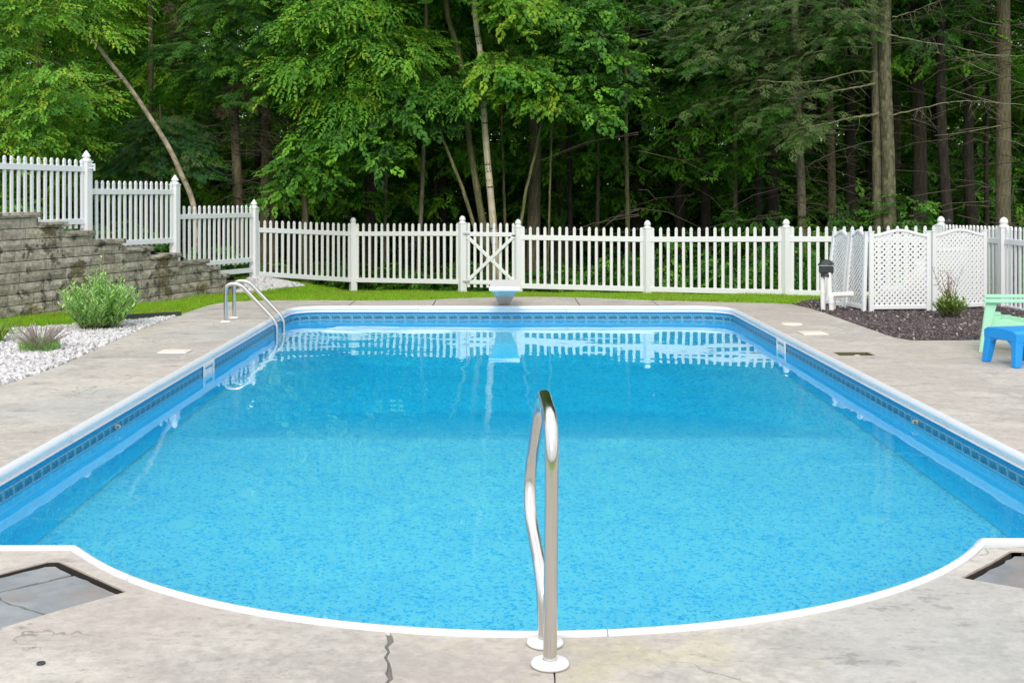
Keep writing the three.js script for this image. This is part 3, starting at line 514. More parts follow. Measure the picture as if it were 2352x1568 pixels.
const FA = [-6.21, 18.27], FB = [-5.46, 20.44], FC = [-4.61, 22.8], FD = [-2.97, 24.6], G1 = [-0.73, 23.5], G2 = [0.34, 23.12], E1 = [2.70, 22.35], E2 = [5.0, 21.3], E3 = [7.31, 20.2], S1 = [7.36, 17.8], S2 = [7.44, 15.4], F0 = [-6.95, 15.95], F1 = [-7.69, 13.63], F2 = [-8.43, 11.31];
{
  const f = thing('picket_fence', 'white picket fence stepping down in three bays behind the block wall', 'picket fence');
  f.userData.turn = Math.atan2(0.952, 0.305);
  bay(f, F2, F1, 17, [2.205, 2.195], [2.05, 2.04], [1.26, 1.255], [1.16, 1.155]); bay(f, F1, F0, 17, [2.195, 2.185], [2.04, 2.03], [1.255, 1.245], [1.155, 1.145]); post(f, ...F1, 0.95, 2.32, true); post(f, ...F2, 0.95, 2.33, true);
  bay(f, F0, FA, 17, [2.185, 2.165], [2.03, 2.018], [1.245, 1.238], [1.145, 1.14]);
  bay(f, FA, FB, 16, [1.855, 1.845], [1.68, 1.672], [0.885, 0.865], [0.825, 0.81]);
  bay(f, FB, FC, 16, [1.44, 1.425], [1.255, 1.24], [0.435, 0.41], [0.37, 0.345]);
  part('base_board', bar(W(-4.98, 0.235, 21.6), W(-4.64, 0.215, 22.72), 0.048, 0.085), M.white, f);
  post(f, ...F0, 0.9, 2.31, true); post(f, ...FA, 0.85, 2.30, true); post(f, ...FB, 0.5, 1.963, true); post(f, ...FC, -0.15, 1.537, true);
  part('bracket', merged([bar(W(-6.16, 2.03, 18.24), W(-6.08, 2.035, 18.22), 0.02, 0.02), box(0.02, 0.11, 0.05, -6.07, 2.045, -18.22, 0.006), box(0.05, 0.02, 0.04, -6.085, 2.085, -18.22)]), M.white, f);
}
{
  const f = thing('picket_fence', 'white picket fence between the stepped corner post and the gate', 'picket fence');
  f.userData.turn = 0.46;
  bay(f, FC, FD, 17, [1.149, 1.035], [0.959, 0.825], [0.138, -0.105], [0.12, -0.12], 0.09);
  bay(f, FD, G1, 17, [1.037, 1.068], [0.825, 0.866], [-0.105, -0.062], [-0.12, -0.08], 0.09);
  post(f, ...FD, -0.45, 1.155, false); post(f, ...G1, -0.45, 1.213, false);
}
{
  const g = thing('garden_gate', 'white picket gate with an X brace behind the jump board', 'gate', W((G1[0] + G2[0]) / 2, 0, (G1[1] + G2[1]) / 2)), o = g.position;
  const a = W(...[G1[0], 0, G1[1]]).sub(o), b = W(G2[0], 0, G2[1]).sub(o), d = b.clone().sub(a).normalize(), ry = Math.atan2(-d.z, d.x), n = V(-d.z, 0, d.x).multiplyScalar(d.x > 0 ? 1 : -1);
  const P = (t, y, f = 0) => a.clone().lerp(b, t).setY(y).addScaledVector(n, f);
  for (const y of [0.86, -0.06]) part('rail', bar(P(0.075, y), P(0.945, y), 0.046, 0.08, 0.006), M.white, g);
  for (let i = 0; i < 8; i++) { const m = part('picket', picket(1.24), M.white, g); m.position.copy(P(0.115 + i * 0.1145, -0.162)); m.rotation.y = ry; }
  part('brace', bar(P(0.10, 0.81, 0.020), P(0.93, -0.03, 0.020), 0.026, 0.062), M.white, g); part('brace', bar(P(0.12, -0.02, 0.031), P(0.93, 0.82, 0.031), 0.026, 0.062), M.white, g);
  for (const y of [0.87, -0.05]) part('hinge', merged([bar(P(0.02, y, 0.058), P(0.14, y, 0.040), 0.012, 0.035), bar(P(0.05, y - 0.03, 0.062), P(0.05, y + 0.03, 0.062), 0.02, 0.02)]), new THREE.MeshStandardMaterial({ color: new THREE.Color(0.45, 0.47, 0.48), roughness: 0.4, metalness: 0.6 }), g);
  part('latch', merged([bar(P(0.90, 0.845, 0.042), P(1.0, 0.845, 0.06), 0.014, 0.022), bar(P(0.985, 0.82, 0.06), P(0.985, 0.87, 0.06), 0.016, 0.016)]), M.black, g);
}
{
  const f = thing('picket_fence', 'long white picket fence right of the gate, ending behind the lattice screen', 'picket fence');
  f.userData.turn = 0.44;
  bay(f, G2, E1, 17, [1.016, 1.0215], [0.809, 0.802], [-0.11, -0.11], [-0.13, -0.13], 0.095);
  bay(f, E1, E2, 17, [1.0215, 1.066], [0.802, 0.850], [-0.11, -0.082], [-0.13, -0.10], 0.095);
  bay(f, E2, E3, 17, [1.066, 1.120], [0.850, 0.895], [-0.082, -0.06], [-0.10, -0.08], 0.095);
  post(f, ...G2, -0.45, 1.154, false); post(f, ...E1, -0.4, 1.152, false); post(f, ...E2, -0.35, 1.20, false); post(f, ...E3, -0.3, 1.2715, false);
}
{
  const f = thing('picket_fence', 'white picket side fence at the right edge behind the mint chair', 'picket fence');
  bay(f, E3, S1, 17, [1.136, 1.18], [0.93, 0.956], [-0.03, -0.004], [-0.06, -0.03], 0.08);
  bay(f, S1, S2, 17, [1.18, 1.18], [0.956, 0.956], [-0.004, 0.0], [-0.03, -0.03], 0.08);
  post(f, ...S1, -0.25, 1.31, false); post(f, ...S2, -0.2, 1.31, false);
}
tag(part('fence_gadget', merged([new THREE.SphereGeometry(0.042, 14, 10).translate(7.38, 1.19, -20.04), box(0.05, 0.09, 0.04, 7.39, 1.10, -20.06, 0.01)]), M.black), 'small black gadget clipped to the corner fence post', 'gadget');

// ---------------------------------------------------------------- lattice screen round the pump
function latticePanel(parent, A, B, H, yb, rise, leanA = 0, leanB = 0) { // from ground point A to B, arched top
  const a = W(A[0], yb, A[1]), b = W(B[0], yb, B[1]), L = a.distanceTo(b), dx = b.clone().sub(a).normalize(), nz = dx.clone().cross(V(0, 1, 0)).normalize();
  const p = new THREE.Group(); p.name = numbered('lattice_panel'); parent.add(p);
  const place = (g) => { // panel axes (x along, y up, z out), leaning sideways with height
    const q = g.attributes.position; for (let i = 0; i < q.count; i++) { const x = q.getX(i), y = q.getY(i), z = q.getZ(i), lean = lerp(leanA, leanB, x / L) * (y / H), w = a.clone().addScaledVector(dx, x).addScaledVector(nz, z); q.setXYZ(i, w.x + lean, yb + y, w.z); }
    g.computeVertexNormals(); return g;
  };
  const st = 0.062, x0 = st, x1 = L - st, yb0 = 0.065, topY = (x) => H - 0.052 + rise * 1.2 * Math.pow(Math.sin(Math.PI * clamp((x - x0) / (x1 - x0))), 1.8);
  for (const x of [st / 2, L - st / 2]) part('stile', place(merged([box(st, H, 0.05, x, H / 2, 0, 0.005), box(st + 0.016, 0.014, 0.062, x, H + 0.004, 0)])), M.white, p);
  part('rail', place(box(x1 - x0, 0.055, 0.042, L / 2, yb0, 0)), M.white, p);
  const arch = []; for (let i = 0; i <= 18; i++) { const x = lerp(x0, x1, i / 18); arch.push(V(x, topY(x), 0)); }
  part('arched_rail', place(merged(arch.slice(1).map((q, i) => bar(arch[i], q.clone().addScaledVector(q.clone().sub(arch[i]), 0.04), 0.04, 0.038, 0.003)))), M.white, p);
  const pitch = 0.076, w = 0.030, ok = (x, y) => x >= x0 - 0.004 && x <= x1 + 0.004 && y >= yb0 && y <= topY(x);
  for (const s of [1, -1]) for (let c = -H - 0.1; c < L + H + 0.1; c += pitch) { // strips y = s * (x - c)
    let lo = null, hi = null;
    for (let k = 0; k <= 240; k++) { const x = lerp(x0, x1, k / 240), y = s > 0 ? x - c : c - x; if (ok(x, y)) { lo = lo ?? [x, y]; hi = [x, y]; } }
    if (!lo || Math.hypot(hi[0] - lo[0], hi[1] - lo[1]) < 0.03) continue;
    part('slat', place(bar(V(lo[0], lo[1], s * 0.0042), V(hi[0], hi[1], s * 0.0042), 0.0075, w, 0.0015)), M.white, p);
  }
  return p;
}
{
  const s = thing('lattice_screen', 'white arched lattice panels screening the pool equipment', 'lattice screen');
  latticePanel(s, [5.165, 17.05], [6.055, 17.15], 1.12, 0.0, 0.06);
  latticePanel(s, [6.085, 17.17], [6.99, 17.52], 1.12, 0.0, 0.06);
  const l = thing('lattice_screen', 'pair of white lattice panels leaning at an angle beside the pipes', 'lattice screen');
  latticePanel(l, [4.985, 17.62], [5.105, 17.06], 1.11, 0.0, 0.06, 0.10, 0.03);
  latticePanel(l, [4.86, 18.22], [4.98, 17.66], 1.10, -0.02, 0.06, 0.13, 0.10);
}
{ // pump and filter behind the screen
  const f = thing('pool_filter', 'pale filter tank with pump seen through the lattice', 'pool filter', W(6.45, 0, 18.5));
  part('tank', new THREE.LatheGeometry([[0, 0.02], [0.20, 0.02], [0.24, 0.06], [0.25, 0.26], [0.235, 0.42], [0.17, 0.50], [0.09, 0.54], [0.0, 0.55]].map(([x, y]) => new THREE.Vector2(x, y)), 28), M.cream, f);
  part('valve', merged([new THREE.CylinderGeometry(0.08, 0.10, 0.12, 18).translate(0, 0.60, 0), new THREE.CylinderGeometry(0.03, 0.03, 0.34, 12).rotateZ(Math.PI / 2).translate(0, 0.58, 0)]), M.plastic, f);
  part('pump', merged([new THREE.CylinderGeometry(0.11, 0.11, 0.36, 18).rotateZ(Math.PI / 2).translate(-0.52, 0.16, 0.05), box(0.36, 0.05, 0.22, -0.52, 0.03, 0.05), new THREE.CylinderGeometry(0.09, 0.09, 0.2, 18).translate(-0.30, 0.20, 0.05)]), M.plastic, f);
  const b = thing('storage_box', 'pale plastic box behind the right lattice panel', 'box', W(6.72, 0, 18.35), 0.12);
  part('body', box(0.46, 0.78, 0.5, 0, 0.40, 0, 0.03), M.cream, b); part('lid', box(0.5, 0.05, 0.54, 0, 0.81, 0, 0.02), M.plastic, b);
}
{ // pipes with a dark valve box
  const g = thing('pool_pipes', 'white plumbing pipes topped by a black valve box beside the lattice', 'pipes', W(4.68, 0, 17.3)), o = V(4.68, 0, -17.3);
  const P = (x, y, z) => W(x, y, z).sub(o), joint = (p, h = 0.05, r = 0.040) => new THREE.CylinderGeometry(r, r, h, 18).translate(p.x, p.y, p.z);
  part('pipe', merged([pipe([P(4.595, -0.05, 17.32), P(4.58, 0.52, 17.32)], 0.034, 18), joint(P(4.588, 0.26, 17.32))]), M.plastic, g);
  part('pipe', pipe([P(4.665, 0.16, 17.24), P(4.66, 0.54, 17.26)], 0.034, 18), M.plastic, g);
  part('pipe', pipe([P(4.755, -0.05, 17.42), P(4.745, 0.22, 17.42)], 0.046, 18), M.cream, g);
  part('elbow_pipe', merged([pipe(filleted([P(4.68, -0.05, 17.2), P(4.675, 0.225, 17.2), P(4.98, 0.235, 17.2)], 0.05, 8), 0.036, 18), joint(P(4.678, 0.125, 17.2), 0.04, 0.043), new THREE.CylinderGeometry(0.043, 0.043, 0.06, 18).rotateZ(Math.PI / 2).translate(0.27, 0.235, 0.1)]), M.plastic, g);
  const v = part('valve_box', merged([box(0.185, 0.105, 0.15, P(4.63, 0, 0).x, 0.575, 0.0, 0.02), new THREE.CylinderGeometry(0.075, 0.08, 0.05, 20).translate(P(4.63, 0, 0).x, 0.50, 0)]), M.black, g);
  part('lid', new THREE.LatheGeometry([[0.0, 0.085], [0.045, 0.080], [0.09, 0.055], [0.112, 0.02], [0.115, 0.005], [0.108, 0.0]].map(([x, y]) => new THREE.Vector2(x, y)).reverse(), 6).rotateY(0.5).scale(1, 1, 0.85).translate(P(4.63, 0, 0).x, 0.635, 0), M.black, v);
  part('rim', box(0.205, 0.014, 0.17, P(4.63, 0, 0).x, 0.635, 0, 0.004), new THREE.MeshStandardMaterial({ color: new THREE.Color(0.35, 0.37, 0.38), roughness: 0.4 }), v);
}

// ---------------------------------------------------------------- chair and stool at the right edge
{
  const c = thing('garden_chair', 'mint green plastic garden chair cut off by the right edge', 'chair', W(5.55, 0, 12.86), Math.PI - 0.38);
  // local axes: x forward, z to the side
  const arc = (pts, w, t) => merged(pts.slice(1).map((q, i) => bar(pts[i], q.clone().addScaledVector(q.clone().sub(pts[i]), 0.02), w, t, 0.008)));
  for (const s of [-1, 1]) {
    { const g = new RoundedBoxGeometry(0.11, 0.555, 0.05, 3, 0.012), k = g.attributes.position; for (let i = 0; i < k.count; i++) { const t = 0.5 - k.getY(i) / 0.555; k.setX(i, k.getX(i) * (1 - 0.52 * t) + 0.33 + 0.105 * t); k.setZ(i, k.getZ(i) * (1 - 0.25 * t) + s * 0.30); k.setY(i, k.getY(i) + 0.2775); } g.computeVertexNormals(); part('leg', g, M.mint, c); }
    part('leg', bar(V(-0.02, 0.31, s * 0.27), V(-0.50, 0.0, s * 0.29), 0.04, 0.095, 0.012), M.mint, c);
    const a = new THREE.Shape([[0.40, -0.05], [0.41, 0.05], [0.36, 0.075], [0.0, 0.07], [-0.30, 0.045], [-0.36, 0.02], [-0.36, -0.03], [-0.1, -0.045], [0.35, -0.065]].map(([x, y]) => new THREE.Vector2(x, y)));
    part('arm', new THREE.ExtrudeGeometry(a, { depth: 0.018, bevelEnabled: true, bevelThickness: 0.006, bevelSize: 0.006, bevelSegments: 2 }).rotateX(Math.PI / 2).rotateZ(-0.03).translate(0, 0.568, s * 0.31), M.mint, c);
    part('arm_gusset', arc(filleted([V(0.315, 0.42, s * 0.30), V(0.31, 0.535, s * 0.30), V(0.19, 0.545, s * 0.30)], 0.09, 6), 0.03, 0.02), M.mint, c);
  }
  for (let i = 0; i < 6; i++) { const t = i / 5, x = lerp(0.30, -0.22, t), y = 0.372 - 0.10 * Math.sin(t * 1.45); part('seat_slat', bar(V(x, y, -0.27), V(x, y, 0.27), 0.113, 0.026, 0.010), M.mint, c); }
  part('seat_apron', merged([bar(V(0.352, 0.305, -0.29), V(0.352, 0.305, 0.29), 0.02, 0.115, 0.01), ...[-1, 1].map((s) => bar(V(0.35, 0.318, s * 0.278), V(-0.30, 0.225, s * 0.278), 0.02, 0.11, 0.008))]), M.mint, c);
  for (let i = 0; i < 5; i++) { const z = (i - 2) * 0.112, h = 0.93 - 0.03 * (i - 2) ** 2; part('back_slat', bar(V(-0.24, 0.26, z * 0.86), V(-0.24 - (h - 0.26) * 0.46, h, z * 1.12), 0.10, 0.022, 0.009), M.mint, c); }
  part('back_rail', bar(V(-0.385, 0.54, -0.30), V(-0.385, 0.54, 0.30), 0.03, 0.05, 0.01), M.mint, c);
}
{
  const s = thing('foot_stool', 'bright blue plastic stool in front of the mint chair', 'stool', W(5.10, 0, 11.94), Math.atan2(0.257, 0.966));
  // local: x away to the right of the photograph, z across (the end face looks along -x)
  const top = [], n = 12; for (let i = 0; i <= n; i++) { const t = i / n * 2 - 1; top.push([t * 0.235, 0.315 + 0.03 * Math.sqrt(Math.max(0, 1 - t * t * t * t))]); }
  const sh = new THREE.Shape([[-0.235, 0.255], ...top, [0.235, 0.255]].map(([x, y]) => new THREE.Vector2(x, y)));
  part('seat', new THREE.ExtrudeGeometry(sh, { depth: 0.44, bevelEnabled: true, bevelThickness: 0.016, bevelSize: 0.012, bevelSegments: 3 }).rotateY(Math.PI / 2).translate(-0.22, 0, 0), M.blue, s);
  for (const x of [-1, 1]) for (const z of [-1, 1]) {
    const g = new RoundedBoxGeometry(0.09, 0.29, 0.10, 2, 0.016), q = g.attributes.position;
    for (let i = 0; i < q.count; i++) { const t = 0.5 - q.getY(i) / 0.29; q.setX(i, q.getX(i) * (1 - 0.2 * t) + x * (0.185 + 0.035 * t)); q.setZ(i, q.getZ(i) * (1 - 0.3 * t) + z * (0.190 + 0.035 * t)); q.setY(i, q.getY(i) + 0.145); }
    g.computeVertexNormals(); part('leg', g, M.blue, s);
    part('gusset', merged([bar(V(x * 0.205, 0.215, z * 0.155), V(x * 0.205, 0.262, z * 0.09), 0.045, 0.03, 0.008), bar(V(x * 0.16, 0.215, z * 0.21), V(x * 0.09, 0.262, z * 0.21), 0.045, 0.03, 0.008)]), M.blue, s);
  }
}

// ---------------------------------------------------------------- foliage building blocks
const SET = 2.3, far = (x, y, Z) => at(x, y, Z + SET);           // the edge of the wood stands behind the fence
function leafSet(build) {                                        // collects leaf-sized faces with a tone per leaf
  const pos = [], col = [], idx = [];
  const leaf = (p, dir, up, len, wid, tone, fold = 0.22) => {    // six-sided leaf folded along the midrib
    const d = dir.clone().normalize(), s = d.clone().cross(up).normalize(), n = s.clone().cross(d), k = pos.length / 3;
    const put = (l, w, f) => { const q = p.clone().addScaledVector(d, l * len).addScaledVector(s, w * wid).addScaledVector(n, f * wid); pos.push(q.x, q.y, q.z); col.push(...tone); };
    put(0, 0, 0); put(0.3, -0.5, fold); put(0.7, -0.36, fold * 0.6); put(1, 0, -fold * 0.6); put(0.7, 0.36, fold * 0.6); put(0.3, 0.5, fold); put(0.5, 0, 0);
    for (let i = 0; i < 6; i++) idx.push(k + 6, k + i, k + ((i + 1) % 6));
  };
  const strip = (p, dir, up, len, wid, tone) => { const d = dir.clone().normalize(), s = d.clone().cross(up).normalize(), k = pos.length / 3; for (const [l, w] of [[0, 0], [0.4, -0.5], [1, 0], [0.4, 0.5]]) { const q = p.clone().addScaledVector(d, l * len).addScaledVector(s, w * wid); pos.push(q.x, q.y, q.z); col.push(...tone); } idx.push(k, k + 1, k + 2, k, k + 2, k + 3); };
  build(leaf, strip);
  const g = new THREE.BufferGeometry(); g.setAttribute('position', new THREE.Float32BufferAttribute(pos, 3)); g.setAttribute('color', new THREE.Float32BufferAttribute(col, 3)); g.setIndex(idx);
  const o = g.toNonIndexed(); o.computeVertexNormals(); return o;
}
const jit = (r, a) => (r() - 0.5) * 2 * a;
const tone = (r, v) => { const k = 1 + jit(r, v), y = 1 + jit(r, v * 0.5); return [k * y, k, k * (2 - y)]; };
function broadSpray(seed, n, L, leafLen, leafWid) {              // beech or maple-like twig along +x, leaves to both sides, drooping at the end
  const r = rng(seed);
  return leafSet((leaf) => { for (let i = 0; i < n; i++) { const t = (i + 0.5) / n, s = i % 2 ? 1 : -1, p = V(t * L, -0.10 * L * t * t * 2 + jit(r, 0.015), s * 0.012 + jit(r, 0.02)); const d = V(0.55 + 0.6 * t * t, -0.05 - 0.55 * r(), s * (1.0 - 0.65 * t) * (0.7 + 0.5 * r())); leaf(p, d, V(jit(r, 0.35), 1, jit(r, 0.35)), leafLen * (0.75 + 0.45 * r()), leafWid * (0.8 + 0.4 * r()), tone(r, 0.22)); } });
}
function hemlockSpray(seed, n, L) {                              // flat feathery conifer twig along +x
  const r = rng(seed);
  return leafSet((leaf, strip) => { for (let i = 0; i < n; i++) { const t = (i + 0.5 * r()) / n; for (const s of [-1, 1]) { const l = L * (0.5 - 0.36 * t) * (0.4 + 0.9 * r()), p = V(t * L, -0.22 * L * t * t + jit(r, 0.012), 0), d = V(0.9 + jit(r, 0.25), -0.18 - 0.4 * r(), s * (0.7 + jit(r, 0.3))).normalize(), u = V(jit(r, 0.3), 1, jit(r, 0.3)), tn = tone(r, 0.28); strip(p, d, u, l, 0.014, tn); for (const q of [0.3, 0.65]) { const b = p.clone().addScaledVector(d, l * q); strip(b, d.clone().add(V(0.6, -0.25 * r(), -s * 0.7)), u, l * 0.5, 0.010, tn); strip(b, d.clone().add(V(-0.1, -0.25 * r(), s * 0.7)), u, l * 0.42, 0.010, tn); } } } });
}
const S = { beech: [broadSpray(1, 15, 0.44, 0.080, 0.046), broadSpray(2, 17, 0.5, 0.076, 0.044)], maple: [broadSpray(3, 14, 0.42, 0.086, 0.056)], hemlock: [hemlockSpray(5, 8, 0.42), hemlockSpray(6, 7, 0.38)], far: [broadSpray(8, 16, 0.9, 0.19, 0.12)], dead: [hemlockSpray(9, 6, 0.34)] };
const YG = [0.29, 0.49, 0.03], BR = [0.18, 0.45, 0.034], MID = [0.075, 0.26, 0.022], DK = [0.032, 0.13, 0.016], HEM = [0.18, 0.28, 0.08], HEMD = [0.045, 0.12, 0.024], BLUE = [0.055, 0.19, 0.065], DEAD = [0.16, 0.115, 0.075];
class Crown {
  constructor(geo, cols, seed) { this.tilt = S.hemlock.includes(geo) ? 0.3 : 0.6; this.geo = geo; this.cols = cols; this.r = rng(seed); this.m = []; this.c = []; this.twigs = []; }
  spray(p, dir, size = 1) {
    const r = this.r, x = dir.clone().normalize(), up = V(jit(r, this.tilt), 1, jit(r, this.tilt)), z = x.clone().cross(up).normalize(), y = z.clone().cross(x).normalize(), s = size * (0.62 + 0.75 * r());
    this.m.push(new THREE.Matrix4().makeBasis(x.multiplyScalar(s), y.multiplyScalar(s), z.multiplyScalar(s)).setPosition(p));
    const a = this.cols[Math.floor(r() * this.cols.length)], k = 0.82 + 0.36 * r(); this.c.push(a.map((v) => v * k));
  }
  bough(base, tip, n, spread, droop = 0.45, size = 1, rad = 0.016) { // sprays in a drooping, flattish layer round a curved limb
    const r = this.r, mid = base.clone().lerp(tip, 0.55).add(V(0, 0.16 * base.distanceTo(tip), 0)), q = (t) => base.clone().multiplyScalar((1 - t) ** 2).addScaledVector(mid, 2 * t * (1 - t)).addScaledVector(tip, t * t);
    const pts = [0, 0.25, 0.5, 0.75, 1].map(q); if (rad > 0) this.twigs.push(pipe(pts, [rad, rad * 0.8, rad * 0.6, rad * 0.4, rad * 0.2], 5, false));
    const along = tip.clone().sub(base).setY(0).normalize(), lat = V(-along.z, 0, along.x);
    for (let i = 0; i < n; i++) {
      const t = 0.18 + 0.85 * Math.pow(r(), 0.8), s = r() < 0.5 ? -1 : 1, o = Math.pow(r(), 0.7) * spread * (1.15 - 0.75 * t), p = q(Math.min(t, 1.05)).addScaledVector(lat, s * o).add(V(jit(r, 0.10), -0.22 * o + jit(r, 0.11), jit(r, 0.10)));
      this.spray(p, along.clone().multiplyScalar(0.55 + 0.4 * r()).addScaledVector(lat, s * (0.2 + 0.8 * (o / spread)) * (0.4 + r())).add(V(0, droop * (0.35 - 1.5 * r()), 0)), size);
    }
  }
  build(parent, name = 'crown') {
    if (!this.m.length) return;
    const im = new THREE.InstancedMesh(this.geo, M.leaf, this.m.length), c = new THREE.Color(); im.name = numbered(name);
    this.m.forEach((m, i) => { im.setMatrixAt(i, m); im.setColorAt(i, c.setRGB(...this.c[i])); });
    im.userData.kind = 'stuff'; im.castShadow = im.receiveShadow = true; parent.add(im);
    if (this.twigs.length) part('limb', merged(this.twigs), M.twig, parent, 'stuff');
  }
}
function trunkPts(list, Z, top, seed, bend = 0.12) {             // picture points at depth Z, extended down to the ground and up to the top height
  const p = list.map(([x, y, z]) => far(x, y, z ?? Z)), r = rng(seed), a = p[0], b = p[1], e = p[p.length - 1], f = p[p.length - 2];
  const down = a.clone().add(a.clone().sub(b).setLength(1).multiplyScalar((a.y + 0.6) / Math.max(0.3, b.clone().sub(a).normalize().y)));
  const o = [down, ...p], d = e.clone().sub(f).normalize().lerp(V(0, 1, 0), 0.5).normalize();
  while (top && o[o.length - 1].y < top) o.push(o[o.length - 1].clone().addScaledVector(d, 1.4).add(V(jit(r, bend), 0, jit(r, bend))));
  return o;
}
function trunkGeo(pts, r0, r1, sides = 12, flare = 0.25) {       // tapered, slightly uneven, flared at the foot
  const c = new THREE.CatmullRomCurve3(pts, false, 'catmullrom', 0.5), n = Math.max(14, pts.length * 3), o = [], rad = [];
  for (let i = 0; i <= n; i++) { const t = i / n; o.push(c.getPoint(t)); rad.push(lerp(r0, r1, t) * (1 + flare * Math.exp(-t * 26)) * (1 + 0.035 * Math.sin(i * 2.3 + r0 * 90))); }
  return pipe(o, rad, sides, true);
}
function tree(name, label, group) { const t = thing(name, label, 'tree'); if (group) t.userData.group = group; return t; }

// ---------------------------------------------------------------- trees that can be told apart at the edge of the wood
const auto = (cr, axis, lo, hi, n, len, per, seed, spread = 0.7, droop = 0.45, side) => { // boughs all round a trunk between two heights
  const r = rng(seed);
  for (let i = 0; i < n; i++) { const t = (i + r()) / n, y = lerp(lo, hi, t), a = side === undefined ? r() * 6.283 : side + jit(r, 1.3), l = len * (0.6 + 0.6 * r()) * (1 - 0.45 * t), b = V(axis.x, y, axis.z); cr.bough(b, b.clone().add(V(Math.cos(a) * l, -0.15 * l + jit(r, 0.3), Math.sin(a) * l)), per, spread, droop, 1, 0.02); }
};
function reach(cr, from, tips, n, spread, seed, Z0, Z1, droop, size) { // boughs that end at given places in view
  const r = rng(seed);
  for (const [x, y, z] of tips) { const tip = far(x, y, z ?? lerp(Z0, Z1, r())), f = from.clone().setY(tip.y + 0.5 + r() * 0.6).lerp(tip, 0.25 + 0.2 * r()); const d = tip.clone().sub(f); if (d.length() > 2.0) f.copy(tip).addScaledVector(d.normalize(), -1.6 - 0.4 * r()); f.z -= 0.5; cr.bough(f, tip, n, spread, droop, size, 0.012); }
}
const CAM = Math.PI / 2;                                          // +z is towards the pool
{
  const t = tree('beech_tree', 'yellow-green beech with low sprays of leaves at the left edge'), p = trunkPts([[-40, 420], [-60, 200], [-75, 0]], 21.5, 12, 1);
  part('trunk', trunkGeo(p, 0.17, 0.06), M.barkGrey, t);
  const c = new Crown(S.beech[0], [YG, BR, BR, MID], 11);
  reach(c, far(-60, 0, 21.8), [[60, 55], [130, 30], [210, 15], [30, 130], [110, 150], [170, 110], [20, 200], [90, 190], [150, 225], [200, 205], [215, 235], [50, 250], [120, 255], [10, 290], [70, 320], [130, 300], [20, 345], [180, 330], [100, 350], [-10, 100], [250, 70], [40, 30], [160, 170], [60, 230], [0, 240], [140, 240]], 32, 0.6, 12, 18.5, 21.2, 0.5, 1);
  auto(c, far(-60, 0, 21.5), 5.0, 11, 34, 2.8, 46, 13);
  c.build(t);
}
{
  const t = tree('leaning_tree', 'pale bare trunk leaning steeply left over the stepped fence');
  const p = [[452, 520, 21.4], [443, 468, 21.4], [418, 405, 21.3], [385, 335, 21.2], [345, 272, 21.1], [300, 205, 21.0], [255, 147, 20.9], [215, 95, 20.8], [184, 58, 20.7], [150, 5, 20.6], [105, -70, 20.6]].map(([x, y, z]) => far(x, y, z)); p[0].y = 0.1;
  const n = p.length; part('trunk', pipe(new THREE.CatmullRomCurve3(p).getPoints(40), Array.from({ length: 41 }, (_, i) => lerp(0.057, 0.031, i / 40) * (1 + 0.03 * Math.sin(i * 1.7))), 12), M.barkPale, t);
  part('branch', merged([pipe([[283, 180], [262, 183], [240, 190], [222, 196]].map(([x, y]) => far(x, y, 20.9)), [0.014, 0.012, 0.009, 0.005], 6), pipe([[213, 97], [226, 85], [222, 68]].map(([x, y]) => far(x, y, 20.8)), [0.010, 0.008, 0.004], 6)]), M.barkPale, t);
  const c = new Crown(S.beech[1], [YG, YG, BR], 21);
  reach(c, far(170, 40, 20.8), [[190, 30], [160, 60], [215, 55], [150, 20], [200, 5], [230, 20], [175, 75]], 20, 0.35, 22, 20.2, 20.8, 0.6, 0.9);
  auto(c, far(110, 0, 20.7), 5.0, 8, 12, 1.6, 34, 23);
  c.build(t);
}
{
  const t = tree('hemlock_tree', 'hemlock with pale brown lower trunk and bare dead twigs behind the stepped fence'), p = trunkPts([[547, 470], [541, 333], [537, 200], [534, 0]], 22.6, 14, 31);
  part('trunk', trunkGeo(p, 0.105, 0.05), M.barkBrown, t);
  const r = rng(33), tw = [];
  for (let i = 0; i < 74; i++) { const b = far(537 + (i % 3) * 34, 250 + r() * 240, 22.5), a = r() * 6.28, l = 0.5 + 1.5 * r(), e = b.clone().add(V(Math.cos(a) * l, jit(r, 0.28) - 0.12, Math.sin(a) * l * 0.6 + 0.2)), m = b.clone().lerp(e, 0.5).add(V(0, 0.12 + jit(r, 0.08), 0)); tw.push(pipe([b, m, e], [0.011, 0.007, 0.003], 4, false)); for (let k = 0; k < 4; k++) { const s = b.clone().lerp(e, 0.35 + 0.6 * r()); tw.push(pipe([s, s.clone().add(V(jit(r, 0.3), jit(r, 0.16) - 0.03, jit(r, 0.2)))], [0.0045, 0.002], 3, false)); } }
  part('dead_branch', merged(tw), M.twig, t, 'stuff');
  const c = new Crown(S.hemlock[0], [MID, BR, MID, DK], 34);
  reach(c, far(537, 100, 22.7), [[420, 108], [395, 118], [470, 130], [445, 160], [505, 60], [560, 35], [430, 60], [520, 110], [480, 175], [540, 170], [510, 20], [600, 60], [450, 20], [350, 125], [380, 140], [580, 120], [500, 215], [460, 200], [560, 230], [600, 170]], 34, 0.42, 35, 21.2, 22.2, 0.35, 1.05);
  auto(c, p[3], 5.4, 13, 46, 2.4, 40, 36, 0.6, 0.35);
  c.build(t);
  const d = new Crown(S.dead[0], [DEAD], 37);
  reach(d, far(400, 60, 22.2), [[400, 60], [405, 95], [398, 130], [412, 150], [390, 160], [420, 80], [560, 225], [590, 240], [615, 230], [520, 260]], 26, 0.16, 38, 21.6, 22, 0.9, 0.8);
  d.build(t, 'withered_foliage');
}
